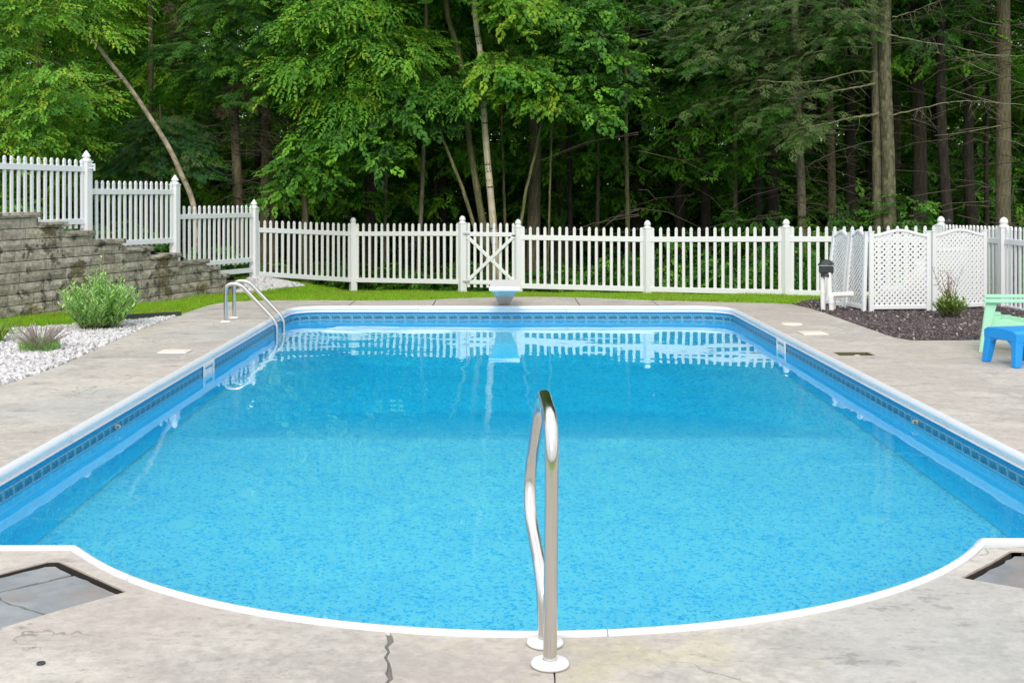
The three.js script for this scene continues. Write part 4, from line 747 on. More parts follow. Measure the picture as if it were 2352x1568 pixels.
{
  const t = tree('hemlock_tree', 'two-stemmed dark brown hemlock right behind the corner fence post');
  part('trunk', trunkGeo(trunkPts([[607, 500], [610, 333], [609, 200], [607, 0]], 23.4, 14, 41), 0.10, 0.05), M.barkBrown, t);
  part('trunk', trunkGeo(trunkPts([[622, 500], [616, 333], [614, 200], [616, 60]], 23.6, 12, 42), 0.08, 0.04), M.barkBrown, t);
  const c = new Crown(S.hemlock[1], [MID, DK, HEMD, BR], 43);
  reach(c, far(612, 100, 23.5), [[620, 20], [650, 60], [580, 40], [690, 30], [640, 120], [560, 90], [700, 110], [660, 180], [570, 160]], 30, 0.5, 44, 22.3, 23, 0.35);
  auto(c, far(612, 0, 23.5), 5.5, 13, 46, 2.3, 38, 45, 0.6, 0.35);
  c.build(t);
}
{
  const t = tree('sapling', 'leafy sapling with short brown trunk left of the round-capped fence post');
  part('trunk', trunkGeo(trunkPts([[700, 510], [699, 440], [694, 380], [690, 300]], 22.0, 4.5, 51), 0.075, 0.03), M.barkBrown, t);
  const c = new Crown(S.maple[0], [MID, BR, MID, BR], 52);
  reach(c, far(694, 380, 22), [[690, 395], [720, 400], [655, 395], [735, 430], [640, 430], [670, 440], [620, 455], [750, 395], [705, 365], [660, 360], [610, 475], [770, 415], [690, 340], [725, 350]], 15, 0.36, 53, 21.2, 21.9, 0.5, 0.95);
  c.build(t);
}
{
  const t = tree('beech_tree', 'large fresh-green beech with drooping boughs left of the birches'), p = trunkPts([[979 - 130, 510], [850, 300], [856, 100], [860, 0]], 24.2, 15, 61);
  part('trunk', trunkGeo(p, 0.12, 0.06), M.barkDark, t);
  const c = new Crown(S.beech[1], [BR, BR, YG, MID, BR], 62);
  reach(c, far(850, 80, 23), [[640, 150], [655, 158], [680, 90], [725, 165], [690, 45], [760, 60], [805, 105], [860, 90], [840, 160], [890, 178], [775, 205], [740, 225], [665, 190], [900, 235], [870, 280], [745, 270], [775, 245], [820, 230], [705, 75], [650, 60], [920, 130], [935, 80], [900, 40], [830, 40], [760, 15], [700, 10], [960, 140], [990, 105], [720, 130], [800, 160], [860, 205], [690, 235], [640, 195]], 34, 0.55, 63, 20.6, 22.2, 0.55, 1);
  auto(c, far(850, 0, 23.2), 5.8, 14, 62, 2.9, 46, 64, 0.7, 0.5);
  c.build(t);
  const d = new Crown(S.maple[0], [MID, MID, BR, DK], 65);
  reach(d, far(880, 200, 23), [[760, 310], [720, 290], [800, 320], [840, 300], [790, 350], [870, 330], [850, 395], [905, 300], [930, 270], [735, 330], [960, 255], [990, 240], [1010, 225], [860, 360], [710, 320], [940, 215], [820, 270], [900, 345], [880, 375]], 23, 0.4, 66, 20.8, 22.4, 0.65, 0.95);
  d.build(t, 'lower_foliage');
}
{
  const t = tree('birch_tree', 'pale birch trunk with dark marks standing behind the gate');
  const p = trunkPts([[1133, 513], [1122.6, 400], [1114, 300], [1109, 217], [1102.6, 117], [1089, 7]], 22.4, 14, 71, 0.2);
  part('trunk', trunkGeo(p, 0.074, 0.035), M.birch, t);
  const c = new Crown(S.maple[0], [BR, YG, BR, MID], 72);
  reach(c, far(1095, 60, 22.5), [[1150, 15], [1200, 30], [1240, 15], [1180, 55], [1225, 50], [1265, 25], [1140, 170], [1180, 160], [1215, 165], [1160, 195], [1200, 190], [1235, 185], [1250, 160], [1170, 225], [1060, 215]], 30, 0.38, 73, 20.8, 21.9, 0.65, 1);
  auto(c, far(1080, 0, 22.4), 6.2, 13.5, 38, 2.3, 44, 74, 0.6, 0.5);
  c.build(t);
}
{
  const t = tree('mossy_tree', 'slender moss-green trunk close left of the pale birch');
  part('trunk', trunkGeo(trunkPts([[1109, 513], [1092.6, 417], [1079, 333], [1069, 240], [1059, 150], [1046, 93], [1026, 20]], 22.8, 13, 81, 0.2), 0.075, 0.035), M.barkMoss, t);
  const c = new Crown(S.beech[1], [BR, MID, MID], 82);
  reach(c, far(1050, 120, 22.8), [[1000, 240], [1035, 235], [1060, 245], [970, 235], [1020, 200], [1040, 205], [930, 240], [955, 260]], 28, 0.4, 83, 21.4, 22.2, 0.6, 1);
  auto(c, far(1030, 0, 22.8), 6.2, 13, 32, 2.2, 40, 84, 0.6, 0.5);
  c.build(t);
}
{
  const t = tree('slanting_sapling', 'thin bare sapling slanting left beside the gate post');
  part('trunk', pipe(trunkPts([[1088, 515], [1062.6, 433], [1036, 367], [1016, 317], [1008, 285]], 22.2, 0, 91), [0.042, 0.04, 0.036, 0.032, 0.028, 0.018], 10), M.barkMoss, t);
  const c = new Crown(S.maple[0], [DK, MID], 92); reach(c, far(1010, 290, 22.2), [[1010, 300], [1000, 280], [1022, 285], [990, 310]], 12, 0.25, 93, 21.8, 22.1, 0.5, 0.9); c.build(t);
}
{
  const t = tree('straight_tree', 'thin straight grey-brown trunk midway between fence post and gate');
  part('trunk', trunkGeo(trunkPts([[966, 510], [971, 400], [974, 300], [977.6, 167], [979, 0]], 23.2, 13, 101), 0.046, 0.03), M.barkTan, t);
  const c = new Crown(S.maple[0], [MID, DK, BR], 102); auto(c, far(979, 0, 23.2), 5.8, 13, 34, 2.0, 38, 103); c.build(t);
}
{
  const t = tree('curved_sapling', 'slim sapling curving right just right of the gate latch post');
  part('trunk', pipe(trunkPts([[1197, 512], [1203, 470], [1209, 433], [1226, 367], [1238, 310], [1246, 270], [1252, 220]], 22.6, 0, 111), [0.036, 0.034, 0.033, 0.031, 0.028, 0.025, 0.022, 0.014], 9), M.barkMoss, t);
  const c = new Crown(S.maple[0], [BR, YG, MID], 112);
  reach(c, far(1260, 200, 22.4), [[1235, 225], [1280, 215], [1300, 225], [1265, 240], [1310, 245], [1240, 205], [1215, 240], [1210, 250]], 20, 0.3, 113, 21.2, 22, 0.65, 0.95); c.build(t);
}
{
  const t = tree('thin_sapling', 'very thin upright sapling right of the curved one');
  part('trunk', pipe(trunkPts([[1261, 513], [1264, 400], [1267, 300], [1269, 200], [1268, 90]], 22.9, 6, 121), 0.022, 8), M.barkMoss, t);
}
{
  const t = tree('maple_tree', 'dark green maple with spreading leaf layers right of the birches'), p = trunkPts([[1226, 513], [1229, 333], [1221, 233], [1209, 133], [1199, 43]], 25.2, 15, 131);
  part('trunk', trunkGeo(p, 0.15, 0.09), M.barkBrown, t);
  const c = new Crown(S.maple[0], [MID, MID, DK, BR], 132);
  reach(c, far(1240, 80, 23.4), [[1290, 110], [1330, 90], [1370, 60], [1400, 95], [1350, 100], [1420, 120], [1440, 125], [1300, 60], [1340, 30], [1390, 20], [1280, 150], [1340, 190], [1380, 195], [1410, 205], [1430, 185], [1450, 205], [1320, 190], [1360, 230], [1390, 235], [1345, 255], [1370, 265], [1400, 270], [1290, 200], [1460, 160], [1320, 130], [1265, 110], [1380, 140], [1420, 30], [1310, 15]], 30, 0.55, 133, 21.0, 23.0, 0.5, 1);
  auto(c, far(1215, 0, 24.4), 5.8, 14.5, 60, 2.8, 46, 134, 0.7, 0.5);
  c.build(t);
}
{
  const t = tree('spruce_tree', 'big double-stemmed spruce with long lichen-covered branches at right');
  const p = trunkPts([[2043.6, 517], [2042, 417], [2040, 333], [2036, 233], [2033, 133], [2034, 0]], 22.6, 16, 141, 0.05), q = trunkPts([[2018, 517], [2016, 417], [2014.6, 300], [2013, 167], [2008, 33]], 22.75, 15, 142, 0.05);
  part('trunk', trunkGeo(p, 0.140, 0.10, 18), M.barkGrey, t); part('trunk', trunkGeo(q, 0.105, 0.08, 16), M.barkGrey, t);
  const limb = (list, r0, Z0, Z1, mat) => { const pts = list.map(([x, y], i) => far(x, y, lerp(Z0, Z1, i / (list.length - 1)))), n = 24, c = new THREE.CatmullRomCurve3(pts).getPoints(n), r = rng(Math.round(list[0][1] * 7 + list[1][0])); c.forEach((v) => v.add(V(0, jit(r, 0.012), 0))); part('branch', merged([pipe(c, c.map((_, i) => lerp(r0, 0.007, Math.pow(i / n, 0.7)) * (1 + jit(r, 0.25))), 6), ...Array.from({ length: 16 }, () => { const s = c[4 + Math.floor(r() * (n - 5))]; return pipe([s, s.clone().add(V(jit(r, 0.25), -0.08 - 0.22 * r(), jit(r, 0.2))), s.clone().add(V(jit(r, 0.45), -0.12 - 0.35 * r(), jit(r, 0.3)))], [0.005, 0.004, 0.002], 4, false); })]), mat ?? M.lichen, t); };
  limb([[2016, 262], [1950, 272], [1880, 288], [1801, 298]], 0.030, 22.6, 21.4); limb([[2010, 193], [1940, 205], [1870, 219], [1790, 228]], 0.028, 22.6, 21.6);
  limb([[2013, 165], [1960, 165], [1890, 184], [1830, 189], [1740, 184]], 0.022, 22.7, 21.2); limb([[2010, 110], [1940, 108], [1860, 122]], 0.018, 22.7, 21.8); limb([[2012, 322], [1930, 345], [1870, 372], [1845, 390]], 0.012, 22.6, 22, M.twig);
  limb([[2050, 264], [2110, 250], [2184, 234], [2260, 233], [2370, 243]], 0.018, 22.5, 21.6); limb([[2040, 78], [2100, 92], [2200, 108], [2270, 124], [2370, 128]], 0.020, 22.5, 21.8);
  limb([[2045, 100], [2120, 92], [2200, 62], [2240, 45]], 0.014, 22.5, 22.8, M.twig); limb([[2012, 60], [1960, 30], [1930, 5], [1900, -30]], 0.016, 22.6, 22); limb([[2050, 40], [2100, 25], [2170, -5]], 0.012, 22.5, 22.4);
  const c = new Crown(S.hemlock[0], [HEM, HEM, MID, HEMD], 143);
  reach(c, far(1990, 120, 22.4), [[1500, 45], [1540, 75], [1580, 110], [1530, 120], [1610, 60], [1640, 110], [1600, 160], [1660, 165], [1700, 190], [1560, 150], [1640, 200], [1720, 215], [1690, 250], [1760, 230], [1750, 270], [1800, 250], [1780, 300], [1720, 285], [1590, 255], [1560, 265], [1640, 265], [1680, 130], [1740, 110], [1700, 70], [1760, 50], [1820, 90], [1860, 60], [1800, 20], [1880, 110], [1920, 70], [1950, 100], [1900, 30], [1960, 45], [1990, 70], [1840, 140], [1780, 150], [1850, 320], [1830, 325], [1780, 330], [1660, 30], [1600, 15], [1730, 15], [1490, 95], [1510, 20]], 26, 0.36, 144, 20.8, 22.4, 0.38, 1);
  auto(c, far(2025, 0, 22.6), 5.8, 15, 56, 3.2, 44, 145, 0.6, 0.4);
  c.build(t);
}
{
  const t = tree('broken_trunk', 'brown mottled bare trunk left of the double spruce');
  part('trunk', trunkGeo(trunkPts([[1843, 517], [1839.6, 400], [1834.6, 300], [1832, 217], [1831, 120]], 23.4, 12, 151), 0.098, 0.05), M.barkTan, t);
  const c = new Crown(S.hemlock[1], [HEM, MID], 152); reach(c, far(1834, 310, 23.3), [[1860, 325], [1875, 320], [1840, 335], [1820, 315]], 14, 0.2, 153, 22.6, 23, 0.5, 0.9); auto(c, far(1831, 0, 23.4), 5.5, 12, 30, 2.4, 36, 154, 0.6, 0.4); c.build(t);
}
const dark = (name, label, pts, Z, r0, mat, seed, lo, cols = [HEMD, DK, MID]) => { const t = tree(name, label); part('trunk', trunkGeo(trunkPts(pts, Z, 15, seed, 0.05), r0, r0 * 0.62, 14), mat, t); const c = new Crown(S.hemlock[seed % 2], cols, seed + 1); auto(c, far(pts[pts.length - 1][0], 0, Z), lo, 14.5, 44, 2.6, 36, seed + 2, 0.6, 0.35);
  const r = rng(seed + 5), tw = []; for (let i = 0; i < 26; i++) { const y = 0.9 + r() * 5.5, a = r() * 6.28, l = 0.6 + r() * 1.6, b = V(lerp(far(pts[0][0], 0, Z).x, far(pts[pts.length - 1][0], 0, Z).x, y / 6), y, -Z), e = b.clone().add(V(Math.cos(a) * l, -0.25 * l + jit(r, 0.2), Math.sin(a) * l)), m = b.clone().lerp(e, 0.5).add(V(0, 0.1, 0)); tw.push(pipe([b, m, e], [0.011, 0.007, 0.003], 4, false)); } part('dead_branch', merged(tw), M.twig, t, 'stuff'); c.build(t); return t; };
dark('fir_tree', 'stout dark trunk immediately right of the double spruce', [[2112, 560], [2114, 333], [2105, 167], [2101, 0]], 24.6, 0.165, M.barkDark, 161, 4.6);
dark('fir_tree', 'black slim trunk above the corner fence post', [[2179, 520], [2168, 367], [2161, 200], [2163, 0]], 23.8, 0.115, M.barkDark, 171, 5);
dark('fir_tree', 'dark trunk between the black trunk and the right-hand grey trunk', [[2234.6, 513], [2225, 400], [2226, 233], [2226, 0]], 25.2, 0.12, M.barkDark, 181, 5);
const grey = dark('fir_tree', 'broad furrowed grey trunk nearest the right edge', [[2305, 520], [2306, 233], [2304.6, 0]], 23.6, 0.165, M.barkBrown, 191, 5);
{ const limb = (l, r0) => { const c = new THREE.CatmullRomCurve3(l.map(([x, y]) => far(x, y, 22.8))).getPoints(16); part('branch', pipe(c, c.map((_, i) => lerp(r0, 0.006, i / 16)), 6), M.lichen, grey); }; limb([[2195, 130], [2260, 160], [2352, 193]], 0.014); limb([[2300, 288], [2200, 306], [2148, 311]], 0.012); limb([[2300, 58], [2250, 48], [2210, 22]], 0.014); limb([[2310, 240], [2240, 222], [2160, 198]], 0.014); limb([[2300, 318], [2330, 325], [2370, 345]], 0.012); limb([[2310, 130], [2260, 126], [2210, 128]], 0.012); }
dark('fir_tree', 'grey-brown trunk second left of the double spruce', [[1912, 520], [1911, 400], [1904.6, 183], [1903, 0]], 25.8, 0.10, M.barkBrown, 201, 5.2);
dark('fir_tree', 'dark trunk just left of the double spruce', [[1954, 520], [1953, 300], [1950, 0]], 26.4, 0.13, M.barkDark, 211, 5.4);
dark('fir_tree', 'dark trunk left of the brown mottled one', [[1773, 520], [1771, 300], [1768, 0]], 26, 0.15, M.barkDark, 221, 4.8);
dark('fir_tree', 'slim dark trunk with a pale scar above the right fence run', [[1743, 520], [1741, 333], [1740, 0]], 25.4, 0.075, M.barkDark, 231, 4.8);
dark('fir_tree', 'mossy slim trunk above the middle of the right fence run', [[1442, 520], [1440, 400], [1438, 267], [1436, 0]], 24.4, 0.05, M.barkMoss, 241, 4.4, [MID, DK]);
dark('fir_tree', 'dark trunk pair member right of the mossy slim trunk', [[1562, 520], [1560, 300], [1556, 0]], 27, 0.12, M.barkDark, 251, 4.2, [DK, MID]);
const slim = (label, pts, Z, r0, mat, seed) => { const t = tree('slim_tree', label); part('trunk', trunkGeo(trunkPts(pts, Z, 11, seed, 0.06), r0, r0 * 0.6, 10), mat, t); const c = new Crown(S.maple[0], [MID, BR], seed + 1); auto(c, far(pts[pts.length - 1][0], 0, Z), 6.4, 11, 16, 1.8, 30, seed + 2); c.build(t); };
slim('slim grey-brown trunk at the left, seen past the tip of the leaning trunk', [[338, 400], [344, 250], [346, 100], [345, 0]], 24, 0.07, M.barkBrown, 301);
slim('slim tan trunk above the fence bay left of the straight grey-brown tree', [[884, 515], [886, 420], [885, 320], [882, 200]], 24.6, 0.04, M.barkTan, 304);
slim('narrow dark trunk directly right of the straight grey-brown tree', [[1000, 515], [999, 380], [996, 200], [994, 0]], 25, 0.055, M.barkDark, 307);
slim('thin mossy trunk just right of the pale birch', [[1160, 515], [1156, 400], [1151, 250], [1148, 0]], 24.4, 0.035, M.barkMoss, 310);
slim('thin dark trunk above the fence right of the very thin sapling', [[1310, 518], [1308, 380], [1306, 200], [1304, 0]], 25.5, 0.06, M.barkDark, 313);
slim('slim brown trunk halfway between the very thin sapling and the mossy slim trunk', [[1372, 518], [1374, 380], [1371, 200], [1370, 0]], 26, 0.05, M.barkBrown, 316);
slim('slim grey trunk left of the trunk with the pale scar', [[1690, 520], [1688, 380], [1690, 200], [1688, 0]], 25.6, 0.06, M.barkBrown, 319);
slim('thin dark trunk in the gap left of the broad furrowed trunk', [[2268, 520], [2266, 380], [2270, 200], [2272, 0]], 26, 0.06, M.barkDark, 322);
{ // a thick limb forking across the wood
  const t = tree('forked_tree', 'dark trunk forking low in the shade right of centre'); const Z = 26.5;
  part('trunk', trunkGeo(trunkPts([[1622, 520], [1618, 400], [1605, 330], [1600, 200]], Z, 12, 261), 0.12, 0.06), M.barkDark, t);
  part('limb', pipe([[1580, 400], [1555, 350], [1530, 300], [1510, 240]].map(([x, y]) => far(x, y, Z)), [0.06, 0.05, 0.045, 0.03], 8), M.barkDark, t); part('limb', pipe([[1640, 420], [1670, 345], [1700, 290]].map(([x, y]) => far(x, y, Z)), [0.05, 0.04, 0.025], 8), M.barkDark, t);
  const c = new Crown(S.maple[0], [DK, MID], 262); auto(c, far(1600, 0, Z), 4.0, 12, 46, 2.8, 40, 263); c.build(t);
}
{ // the bluish low hemlock beside the leaning trunk
  const t = tree('young_hemlock', 'bluish green young hemlock under the leaning trunk'); part('trunk', trunkGeo(trunkPts([[372, 500], [370, 380], [368, 280], [366, 240]], 22.0, 3.4, 271), 0.05, 0.015), M.barkBrown, t);
  const c = new Crown(S.hemlock[0], [BLUE, MID, BLUE, HEM], 272);
  reach(c, far(370, 300, 22.2), [[330, 300], [300, 325], [290, 350], [345, 345], [385, 330], [410, 350], [440, 345], [460, 365], [310, 380], [350, 390], [270, 375], [390, 385], [430, 395], [350, 290], [400, 305], [250, 400], [300, 410], [470, 400]], 30, 0.36, 273, 21.4, 22.0, 0.3, 1); c.build(t);
}

// ---------------------------------------------------------------- the wood behind: trunks, then leaves that read as one mass
{
  const r = rng(777), proto = [0, 1, 2, 3].map((k) => trunkGeo(Array.from({ length: 9 }, (_, i) => V(jit(r, 0.05) * i * 0.5, i * 1.9 - 0.3, jit(r, 0.05) * i * 0.5)), 0.11 + 0.03 * k, 0.06, 9));
  const mats = [M.barkDark, M.barkDark, M.barkBrown, M.barkDark]; let first = null, n = 0;
  for (let i = 0; i < 400 && n < 52; i++) {
    const Z = 28 + 17 * Math.pow(r(), 0.85), px = -120 + r() * 2600, X = (px - CX) * Z / FOC, k = Math.floor(r() * 4);
    const sparse = smooth(300, 700, px); if (r() > 0.45 + 0.55 * sparse) continue;
    const t = tree('forest_tree', 'slender dark trunk deep in the shaded wood behind the pool fence', 'dark trunks deep in the wood'); t.position.copy(W(X, 0, Z)); t.rotation.y = r() * 6.28;
    const m = part('trunk', proto[k], mats[k], t); m.scale.set(0.7 + 0.6 * r(), 1, 0.7 + 0.6 * r()); n++;
    const tw = part('branch', (first ??= merged(Array.from({ length: 22 }, () => { const y = 1 + r() * 7, a = r() * 6.28, l = 0.6 + r() * 1.6, b = V(0, y, 0); return pipe([b, V(Math.cos(a) * l * 0.5, y + 0.08, Math.sin(a) * l * 0.5), V(Math.cos(a) * l, y - 0.2 * l, Math.sin(a) * l)], [0.014, 0.009, 0.004], 4, false); }))), M.twig, t); tw.rotation.y = r() * 6.28;
  }
}
function mass(name, label, category, geo, n, seed, place, size) {  // one object of many leaf sprays
  const r = rng(seed), im = new THREE.InstancedMesh(geo, M.leaf, n), m = new THREE.Matrix4(), q = new THREE.Quaternion(), e = new THREE.Euler(), c = new THREE.Color(); im.name = numbered(name);
  for (let i = 0; i < n; i++) { const [p, col, k] = place(r, i); q.setFromEuler(e.set(jit(r, 0.5), r() * 6.283, jit(r, 0.5) - 0.3)); const s = size * (k ?? 1) * (0.7 + 0.6 * r()); im.setMatrixAt(i, m.compose(p, q, V(s, s, s))); const t = 0.8 + 0.4 * r(); im.setColorAt(i, c.setRGB(...col.map((v) => v * t))); }
  im.userData.kind = 'stuff'; im.castShadow = im.receiveShadow = true; scene.add(im); return tag(im, label, category);
}
{
  const pick = (r, a) => a[Math.floor(r() * a.length)];
  // clumps: sprays gather round random centres so that gaps and layers stay
  const clumps = (seed, n, f) => { const r = rng(seed); return Array.from({ length: n }, () => f(r)); };
  const mid = clumps(801, 1000, (r) => { const Z = 26 + 9 * r(), px = -650 + 3500 * r(), X = (px - CX) * Z / FOC, left = px < 1000 ? 1 : 0; return [X, (left ? 1.6 : px < 1750 ? 2.2 : 4.6) + 6.5 * Math.pow(r(), 1.15), Z, 0.6 + 0.9 * r(), left]; });
  mass('wood_foliage', 'shaded green leaves filling the wood behind the front trees', 'foliage', S.maple[0], 39500, 802, (r) => { const c = pick(r, mid), a = r() * 6.28, d = Math.sqrt(r()) * c[3]; return [W(c[0] + Math.cos(a) * d, c[1] + jit(r, 0.22) - 0.2 * d, c[2] + Math.sin(a) * d * 0.7), pick(r, c[4] ? [MID, BR, BR, YG] : [MID, MID, BR, BR])]; }, 1.0);
  const low = clumps(807, 540, (r) => { const Z = 29 + 12 * r(), X = (-650 + 3500 * r() - CX) * Z / FOC; return [X, 0.2 + 2.8 * r(), Z, 0.6 + 0.8 * r()]; });
  mass('low_wood_foliage', 'dark green young growth low between the far trunks', 'foliage', S.maple[0], 19500, 808, (r) => { const c = pick(r, low), a = r() * 6.28, d = Math.sqrt(r()) * c[3]; return [W(c[0] + Math.cos(a) * d, c[1] + jit(r, 0.25), c[2] + Math.sin(a) * d * 0.7), pick(r, [DK, MID, MID, BR])]; }, 1.15);
  const remote = clumps(803, 1300, (r) => { const px = -750 + 3700 * r(), Z = (px > 1700 ? 35 : 39) + 15 * r(), X = (px - CX) * Z / FOC; return [X, 0.2 + (px > 1700 ? 8 : 11) * Math.pow(r(), 0.95), Z, 0.9 + 1.3 * r()]; });
  mass('distant_wood', 'distant yellow-green leaves glimpsed between the dark trunks', 'foliage', S.far[0], 42000, 804, (r) => { const c = pick(r, remote), a = r() * 6.28, d = Math.sqrt(r()) * c[3]; return [W(c[0] + Math.cos(a) * d, c[1] + jit(r, 0.4), c[2] + Math.sin(a) * d), pick(r, [YG, YG, YG, BR, BR])]; }, 0.9);
  mass('high_canopy', 'high leaf canopy over the wood, above the picture', 'foliage', S.far[0], 5800, 805, (r) => { const Z = 25.5 + 12 * r(), X = (r() - 0.5) * 60; return [W(X, 9.5 + 6.5 * r(), Z), pick(r, [MID, BR, DK])]; }, 1.4);
  mass('undergrowth', 'low dark green undergrowth along the wood floor behind the fence', 'undergrowth', S.maple[0], 6800, 806, (r) => { const px = -650 + 3500 * r(), Zf = fenceZ((px - CX) * 23.5 / FOC), Z = Zf + 0.8 + 9 * Math.pow(r(), 1.4), X = (px - CX) * Z / FOC, k = Math.sin(X * 2.1) * Math.cos(Z * 1.3 + X) * 0.5 + 0.5, right = smooth(1, 4, X); return [W(X, Math.max(-0.40, X < -2.4 ? terrace(X, Z) : -0.4) + (0.12 + (0.5 + 0.7 * right) * k * r()), Z), pick(r, [DK, MID, DK, MID, BR])]; }, 0.95);
}

// ---------------------------------------------------------------- shrubs that stand out
function shrub(name, label, category, base, h, w, n, geo, cols, seed, droop = -0.35, size = 0.8, stems = 7, mat = M.twig) {
  const t = thing(name, label, category, base), c = new Crown(geo, cols, seed), r = rng(seed + 1), tw = [];
  for (let i = 0; i < n; i++) { const a = r() * 6.28, u = Math.pow(r(), 0.7), d = Math.sqrt(r()) * w * (0.35 + 0.65 * Math.sin(Math.PI * Math.min(1, 0.25 + 0.6 * u))), p = V(Math.cos(a) * d, h * (0.12 + 0.88 * u) * (1 - 0.25 * (d / w) ** 2), Math.sin(a) * d); c.spray(p, V(Math.cos(a), -droop * 1.6 + jit(r, 0.5), Math.sin(a)), size); }
  for (let i = 0; i < stems; i++) { const a = r() * 6.28, d = w * 0.6 * r(); tw.push(pipe([V(0, -0.05, 0), V(Math.cos(a) * d * 0.4, h * 0.45, Math.sin(a) * d * 0.4), V(Math.cos(a) * d, h * 0.85, Math.sin(a) * d)], [0.010, 0.007, 0.003], 5, false)); }
  part('stem', merged(tw), mat, t); c.build(t, 'foliage'); return t;
}
shrub('shrub', 'glossy dark green shrub right of the double spruce above the fence', 'shrub', W(8.25, -0.35, 24.7), 2.0, 0.75, 190, S.maple[0], [MID, DK, MID, BR], 901, 0.1, 0.8);
shrub('shrub', 'green leafy shrub between the mottled trunk and the double spruce', 'shrub', W(7.0, -0.35, 25.5), 1.8, 0.75, 170, S.maple[0], [MID, DK, DK, BR], 911, 0.1, 0.8);
shrub('shrub', 'deep green bush left of the mottled trunk above the fence', 'shrub', W(5.4, -0.4, 25.8), 1.75, 0.8, 180, S.maple[0], [DK, MID, MID], 921, 0.1, 0.8);
shrub('shrub', 'low green bush seen through the right fence run', 'shrub', W(4.4, -0.35, 23.2), 0.8, 0.7, 130, S.maple[0], [MID, DK, BR], 931, 0.1, 0.7);
shrub('shrub', 'low green plants seen through the fence right of the corner post', 'shrub', W(-3.3, -0.35, 25.4), 0.6, 0.8, 120, S.maple[0], [MID, BR, DK], 941, 0.1, 0.7);
shrub('shrub', 'low leafy plants seen through the fence left of the gate', 'shrub', W(-1.8, -0.4, 25.2), 0.5, 0.8, 110, S.maple[0], [MID, BR, MID], 951, 0.1, 0.7);

// ---------------------------------------------------------------- beds, lawn blades, stones, chips
const backBed = [[-4.78, 21.9], [-4.75, 22.5], [-4.66, 22.75], [-4.3, 23.0], [-3.95, 23.3], [-3.72, 23.1], [-3.78, 22.7], [-4.1, 22.2], [-4.5, 21.85]];
const leftBed = [[-4.30, 16.5], [-4.80, 15.90], [-5.53, 15.28], [-5.95, 14.9], [-7.4, 14.2], [-7.6, 8.6], [-5.0, 8.6], [-4.1, 9.6], [-4.1, 16.3]];
const mulchBed = [[4.35, 18.1], [4.50, 18.42], [4.75, 18.8], [5.4, 19.2], [8.6, 19.4], [8.6, 13.5], [4.4, 13.5]];
function scatter(n, seed, x0, x1, z0, z1, ok) { const r = rng(seed), o = []; for (let i = 0; i < n * 12 && o.length < n; i++) { const X = lerp(x0, x1, r()), Z = lerp(z0, z1, r()); if (ok(X, Z)) o.push([X, Z, r(), r(), r(), r()]); } return o; }
const inDeck = (X, Z) => inside(X, Z, deckOutline);
function strewn(name, label, category, geo, mat, list, make) {
  const im = new THREE.InstancedMesh(geo, mat, list.length), m = new THREE.Matrix4(), q = new THREE.Quaternion(), e = new THREE.Euler(), c = new THREE.Color(); im.name = numbered(name);
  list.forEach((s, i) => { const [p, rot, sc, col] = make(s); im.setMatrixAt(i, m.compose(p, q.setFromEuler(e.set(...rot)), V(...sc))); im.setColorAt(i, c.setRGB(...col)); });
  im.userData.kind = 'stuff'; im.castShadow = im.receiveShadow = true; scene.add(im); return tag(im, label, category);
}
function lumps(seed, k) { const g = new THREE.IcosahedronGeometry(1, 1), r = rng(seed), p = g.attributes.position, seen = new Map(); for (let i = 0; i < p.count; i++) { const key = [p.getX(i), p.getY(i), p.getZ(i)].map((v) => v.toFixed(3)).join(); if (!seen.has(key)) seen.set(key, 1 + jit(r, k)); const s = seen.get(key); p.setXYZ(i, p.getX(i) * s, p.getY(i) * s, p.getZ(i) * s); } g.computeVertexNormals(); return g; }
M.stone = new THREE.MeshStandardMaterial({ color: 0xffffff, roughness: 0.9 });
const bedSheet = (poly, y, mat, name, label) => { const xs = poly.map((p) => p[0]), zs = poly.map((p) => p[1]); return tag(part(name, sheet(Math.min(...xs), Math.max(...xs), Math.min(...zs), Math.max(...zs), 0.06, (X, Z) => (inDeck(X, Z) ? -0.055 : ground(X, Z) + y), (X, Z) => inside(X, Z, poly)), mat, null, 'structure'), label, 'bed'); };
bedSheet(leftBed, 0.004, new THREE.MeshStandardMaterial({ color: new THREE.Color(0.40, 0.40, 0.39), roughness: 1 }), 'stone_bed', 'gravel bed along the left deck edge');
bedSheet(backBed, 0.004, new THREE.MeshStandardMaterial({ color: new THREE.Color(0.34, 0.33, 0.31), roughness: 1 }), 'stone_bed', 'small gravel patch at the foot of the corner fence post');
bedSheet(mulchBed, 0.006, new THREE.MeshStandardMaterial({ color: new THREE.Color(0.05, 0.042, 0.042), roughness: 1 }), 'mulch_bed', 'dark mulch bed in front of the lattice screen');
const stoneAt = (s, k) => { const [X, Z, a, b, c, d] = s, r = (0.010 + 0.015 * a) * k, t = 0.44 + 0.26 * b, w = d < 0.14 ? 0.62 : 1; return [W(X, ground(X, Z) + 0.008 + 0.014 * c, Z), [b * 3, a * 6.28, c * 3], [r * 1.35, r * 0.6, r], [t * w, t * w * 1.0, t * w * (0.98 + 0.05 * c)]]; };
strewn('white_stones', 'bright white landscaping stones in the bed along the left deck', 'stones', lumps(61, 0.22), M.stone, scatter(21000, 62, -7.5, -4.2, 8.8, 16.5, (X, Z) => inside(X, Z, leftBed) && !inDeck(X - 0.0, Z)), (s) => stoneAt(s, 1));
strewn('white_stones', 'white stones in the small patch below the corner fence post', 'stones', lumps(63, 0.22), M.stone, scatter(1500, 64, -4.9, -3.6, 21.8, 23.4, (X, Z) => inside(X, Z, backBed) && !inDeck(X, Z)), (s) => stoneAt(s, 1.3));
